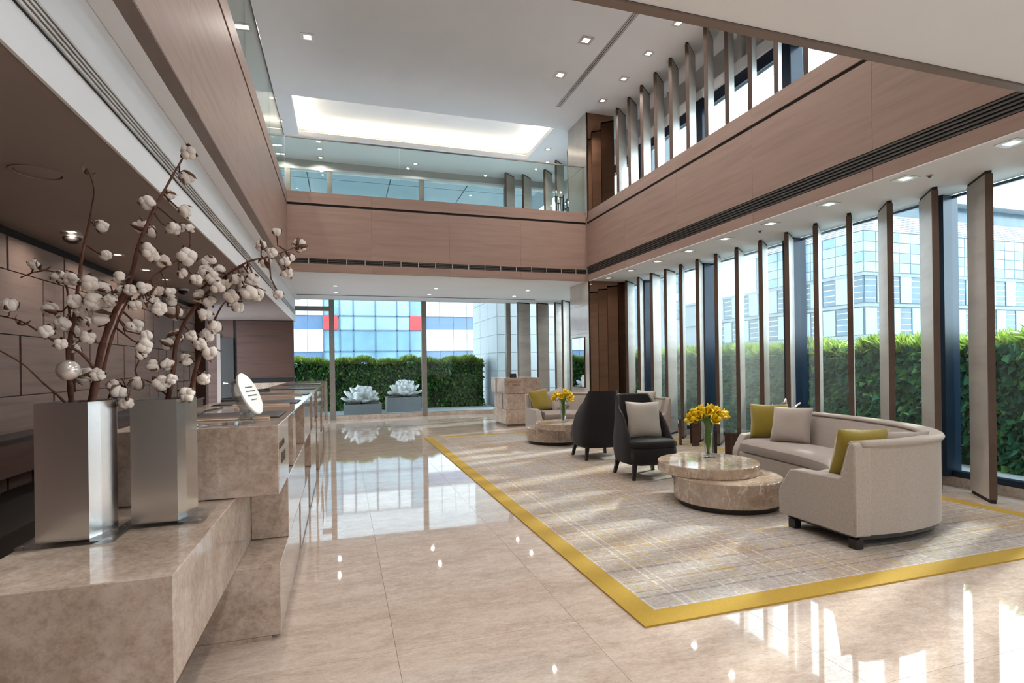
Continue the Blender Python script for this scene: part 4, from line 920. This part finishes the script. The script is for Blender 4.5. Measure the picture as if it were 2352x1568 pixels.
planter('grey planter box outside the back window, right one', 1.27, 16.45, 2.28, 17.35, .44); lotus('white lotus flower sculpture on the right planter', 1.82, 16.9, .391, .98, 2)
# ------------------------------------------------------------------ white panelled wing at the right of the back hedge
ww = thing('exterior_wing', 'white panelled wall of the building wing outside the back corner', 'wall', (4.82, 16.9, -.02))
obj('core', MB().box(.02, .02, 0, 3.2, 3.4, 5.4), M['fac_joint'], ww)
for j in range(9):
    for i in range(3): obj('cladding_panel', MB().box(i*1.06+.01, 0, j*.59+.012, i*1.06+1.05, .02, j*.59+.58), M['fac_white'], ww)
    for i in range(3): obj('cladding_panel', MB().box(0, .02+i*1.12, j*.59+.012, .02, i*1.12+1.12, j*.59+.58), M['fac_white'], ww)
# ------------------------------------------------------------------ building behind the back hedge
bb = thing('office_block', 'white office block with blue ribbon windows and red panels behind the back hedge', 'building', (0, 40, -8))
Z0 = 8.0
obj('core', MB().box(-14, .15, 0, 18, 9, Z0+13.), M['fac_joint'], bb)
def shared(nm, w, h, mat, th=.12):
    me = MB().box(0, -th, 0, w, 0, h).mesh(nm); me.materials.append(mat); return me
PW = 1.025
wpan = shared('white_panel', PW-.03, 1.0, M['fac_white'], .18); wpan2 = shared('white_panel', PW-.03, .52, M['fac_white'], .18); wblue = shared('ribbon_window', PW-.05, .95, M['fac_blue'], .08); wblue2 = shared('ribbon_window', PW-.05, 1.40, M['fac_blue'], .08)
def fill(xa, n_):
    for i in range(n_):
        x = xa+i*PW
        link('ribbon_window', wblue, bb, (x+.02, .15, Z0+4.02)); link('ribbon_window', wblue2, bb, (x+.02, .15, Z0+1.02))
        for z in (2.46, 2.98, 3.50, 5.0, 5.52, 6.04, -.05, .47): link('white_panel', wpan2, bb, (x, .15, Z0+z-.005+.005))
        link('ribbon_window', wblue, bb, (x+.02, .15, Z0+6.6)); link('white_panel', wpan, bb, (x, .15, Z0+7.6)); link('white_panel', wpan, bb, (x, .15, Z0+8.62))
fill(5.96, 12); fill(-1.23-PW*9, 9)
for x, w in ((-1.2, .92), (4.78, .98)):
    obj('red_panel', MB().box(x, -.12, Z0+3.98, x+w, .15, Z0+4.98), M['red'], bb)
xs = [-1.2, -.12, .80, 2.32, 3.84, 4.76, 5.9]; zs = [-.1, 1.0, 2.46, 3.95, 4.98, 6.2, 7.6, 9.0]
for i in range(len(xs)-1):
    for j in range(len(zs)-1):
        if i in (0, 5) and j == 3: continue
        obj('curtain_pane', MB().box(xs[i]+.03, .0, Z0+zs[j]+.03, xs[i+1]-.03, .1, Z0+zs[j+1]-.03), M[('fac_glass', 'fac_glass', 'fac_glass', 'fac_pale', 'fac_pale', 'fac_pale', 'fac_white')[j] if not (i in (0, 5)) else 'fac_glass'], bb)
for x in xs: obj('curtain_mullion', MB().box(x-.04, -.05, Z0-.1, x+.04, .14, Z0+9), M['fac_frame'], bb)
for z in zs: obj('curtain_rail', MB().box(xs[0], -.05, Z0+z-.04, xs[-1], .13, Z0+z+.04), M['fac_frame'], bb)
# ------------------------------------------------------------------ glass corner building to the right
cb_ = thing('corner_tower', 'pale blue glass corner building with staggered windows beyond the right hedge', 'building', (54.8, 45, -8))
obj('core', MB().box(.1, .1, 0, 44, 34, Z0+17.3), M['fac_grey'], cb_)
obj('penthouse', MB().box(3, 3, Z0+17.3, 44, 30, Z0+20.2), M['fac_dark'], cb_)
obj('roof_slab', MB().box(1.5, 1.5, Z0+20.2, 45, 31, Z0+20.7), M['fac_white'], cb_)
PWD = 1.75
def cellset(w, h, th):
    out = []
    for mt in ('fac_pale', 'fac_dark'):
        for ax in 'xy':
            mb = MB().box(0, -th, 0, w, 0, h) if ax == 'x' else MB().box(-th, 0, 0, 0, w, h)
            me = mb.mesh('window_cell'); me.materials.append(M[mt]); out.append(me)
    return out
cells = cellset(PWD-.12, 2.95, .1)
lmx = MB().box(0, -.02, 0, PWD-.2, 0, .07).mesh('louver'); lmx.materials.append(M['fac_white'])
lmy = MB().box(-.02, 0, 0, 0, PWD-.2, .07).mesh('louver'); lmy.materials.append(M['fac_white'])
for fl_, z in enumerate((.70, 4.10, 7.65)):
    for i in range(22):
        k = (i+fl_) % 2
        if i < 20:
            o = link('window_cell', cells[0 if k else 2], cb_, (.15+i*PWD, .1 if not k else .02, Z0+z))
            if not k:
                for q in range(4): link('louver', lmx, o, (.04, -.1, .45+.68*q))
        if i < 16:
            o = link('window_cell', cells[1 if k else 3], cb_, (.1 if not k else .02, .15+i*PWD, Z0+z))
            if not k:
                for q in range(4): link('louver', lmy, o, (-.1, .04, .45+.68*q))
for i in range(20): link('window_cell', cells[0 if i % 3 else 2], cb_, (.15+i*PWD, .1, Z0-2.8))
for i in range(16): link('window_cell', cells[1 if i % 3 else 3], cb_, (.1, .15+i*PWD, Z0-2.8))
gx = MB().box(0, -.08, 0, PWD-.1, 0, 1.05).mesh('glazing_cell'); gx.materials.append(M['fac_pale']); gx2 = MB().box(0, -.08, 0, PWD-.1, 0, 1.05).mesh('glazing_cell'); gx2.materials.append(M['fac_glass'])
gy = MB().box(-.08, 0, 0, 0, PWD-.1, 1.05).mesh('glazing_cell'); gy.materials.append(M['fac_pale']); gy2 = MB().box(-.08, 0, 0, 0, PWD-.1, 1.05).mesh('glazing_cell'); gy2.materials.append(M['fac_glass'])
for j in range(4):
    for i in range(18):
        link('glazing_cell', gx if (i*7+j*3) % 5 < 3 else gx2, cb_, (.12+i*PWD, .1, Z0+11.05+j*1.13))
        if i < 9: link('glazing_cell', gy if (i*5+j*3) % 4 < 3 else gy2, cb_, (.1, .12+i*PWD, Z0+11.05+j*1.13))
obj('end_cladding', MB().box(0, 16.2, Z0+10.9, .1, 34, Z0+17.3), M['fac_white'], cb_)
for j in range(9):
    obj('roof_louver', MB().box(-.05, -.05, Z0+15.6+j*.2, 44, .1, Z0+15.74+j*.2), M['fac_white'], cb_); obj('roof_louver', MB().box(-.05, .1, Z0+15.6+j*.2, .1, 34, Z0+15.74+j*.2), M['fac_white'], cb_)
for fl_, z in enumerate((3.80, 7.30, 10.72)):
    obj('floor_band', MB().box(-.12, -.12, Z0+z-.12, 44, .1, Z0+z+.22), M['fac_grey'], cb_); obj('floor_band', MB().box(-.12, .1, Z0+z-.12, .1, 34, Z0+z+.22), M['fac_grey'], cb_)
# distant tower and low glass block
p0 = px(1525, 830, Y=110); p1 = px(1566, 830, Y=110)
tw = thing('distant_tower', 'distant pale residential tower with a grid of windows', 'building', (p0.x, 110, -8))
wtw = p1.x-p0.x; obj('core', MB().box(0, 0, 0, wtw, 14, 62), M['fac_grey'], tw)
me = MB().box(0, -.25, 0, wtw/6-.25, 0, 1.7).mesh('tower_window'); me.materials.append(M['fac_pale']); me2 = MB().box(0, -.25, 0, wtw/6-.25, 0, 1.7).mesh('tower_window'); me2.materials.append(M['fac_white'])
for i in range(6):
    for j in range(20): link('tower_window', me if (i+j) % 3 else me2, tw, (i*wtw/6+.12, 0, 7+j*2.1))
p0 = px(1570, 830, Y=88); p1 = px(1682, 830, Y=88); ztop = px(1620, 735, Y=88).z
lb = thing('low_glass_block', 'low pale blue glass block between the distant tower and the corner building', 'building', (p0.x, 88, -8))
w_ = p1.x-p0.x; obj('core', MB().box(0, 0, 0, w_, 10, ztop+8), M['fac_grey'], lb); obj('parapet', MB().box(-.2, -.3, ztop+7.2, w_+.2, 0, ztop+8.1), M['fac_white'], lb)
me = MB().box(0, -.2, 0, w_/9-.2, 0, ztop+5.5).mesh('glass_strip'); me.materials.append(M['fac_pale']); me2 = MB().box(0, -.2, 0, w_/9-.2, 0, ztop+5.5).mesh('glass_strip'); me2.materials.append(M['fac_glass'])
for i in range(9): link('glass_strip', me if i % 2 else me2, lb, (i*w_/9+.1, 0, 1.5))
p0 = px(1576, 830, Y=130); p1 = px(1690, 830, Y=130); ztop = px(1620, 690, Y=130).z
fb = thing('far_terrace_block', 'far white stepped building above the low glass block', 'building', (p0.x, 130, -8))
for k in range(3):
    obj('storey', MB().box(k*2., 0, k*7., p1.x-p0.x-k*3., 10, ztop+8-(2-k)*3.2), M['fac_white'], fb); obj('window_band', MB().box(k*2.+1, -.15, ztop+8-(2-k)*3.2-2.2, p1.x-p0.x-k*3.-1, 0, ztop+8-(2-k)*3.2-1.0), M['fac_glass'], fb)
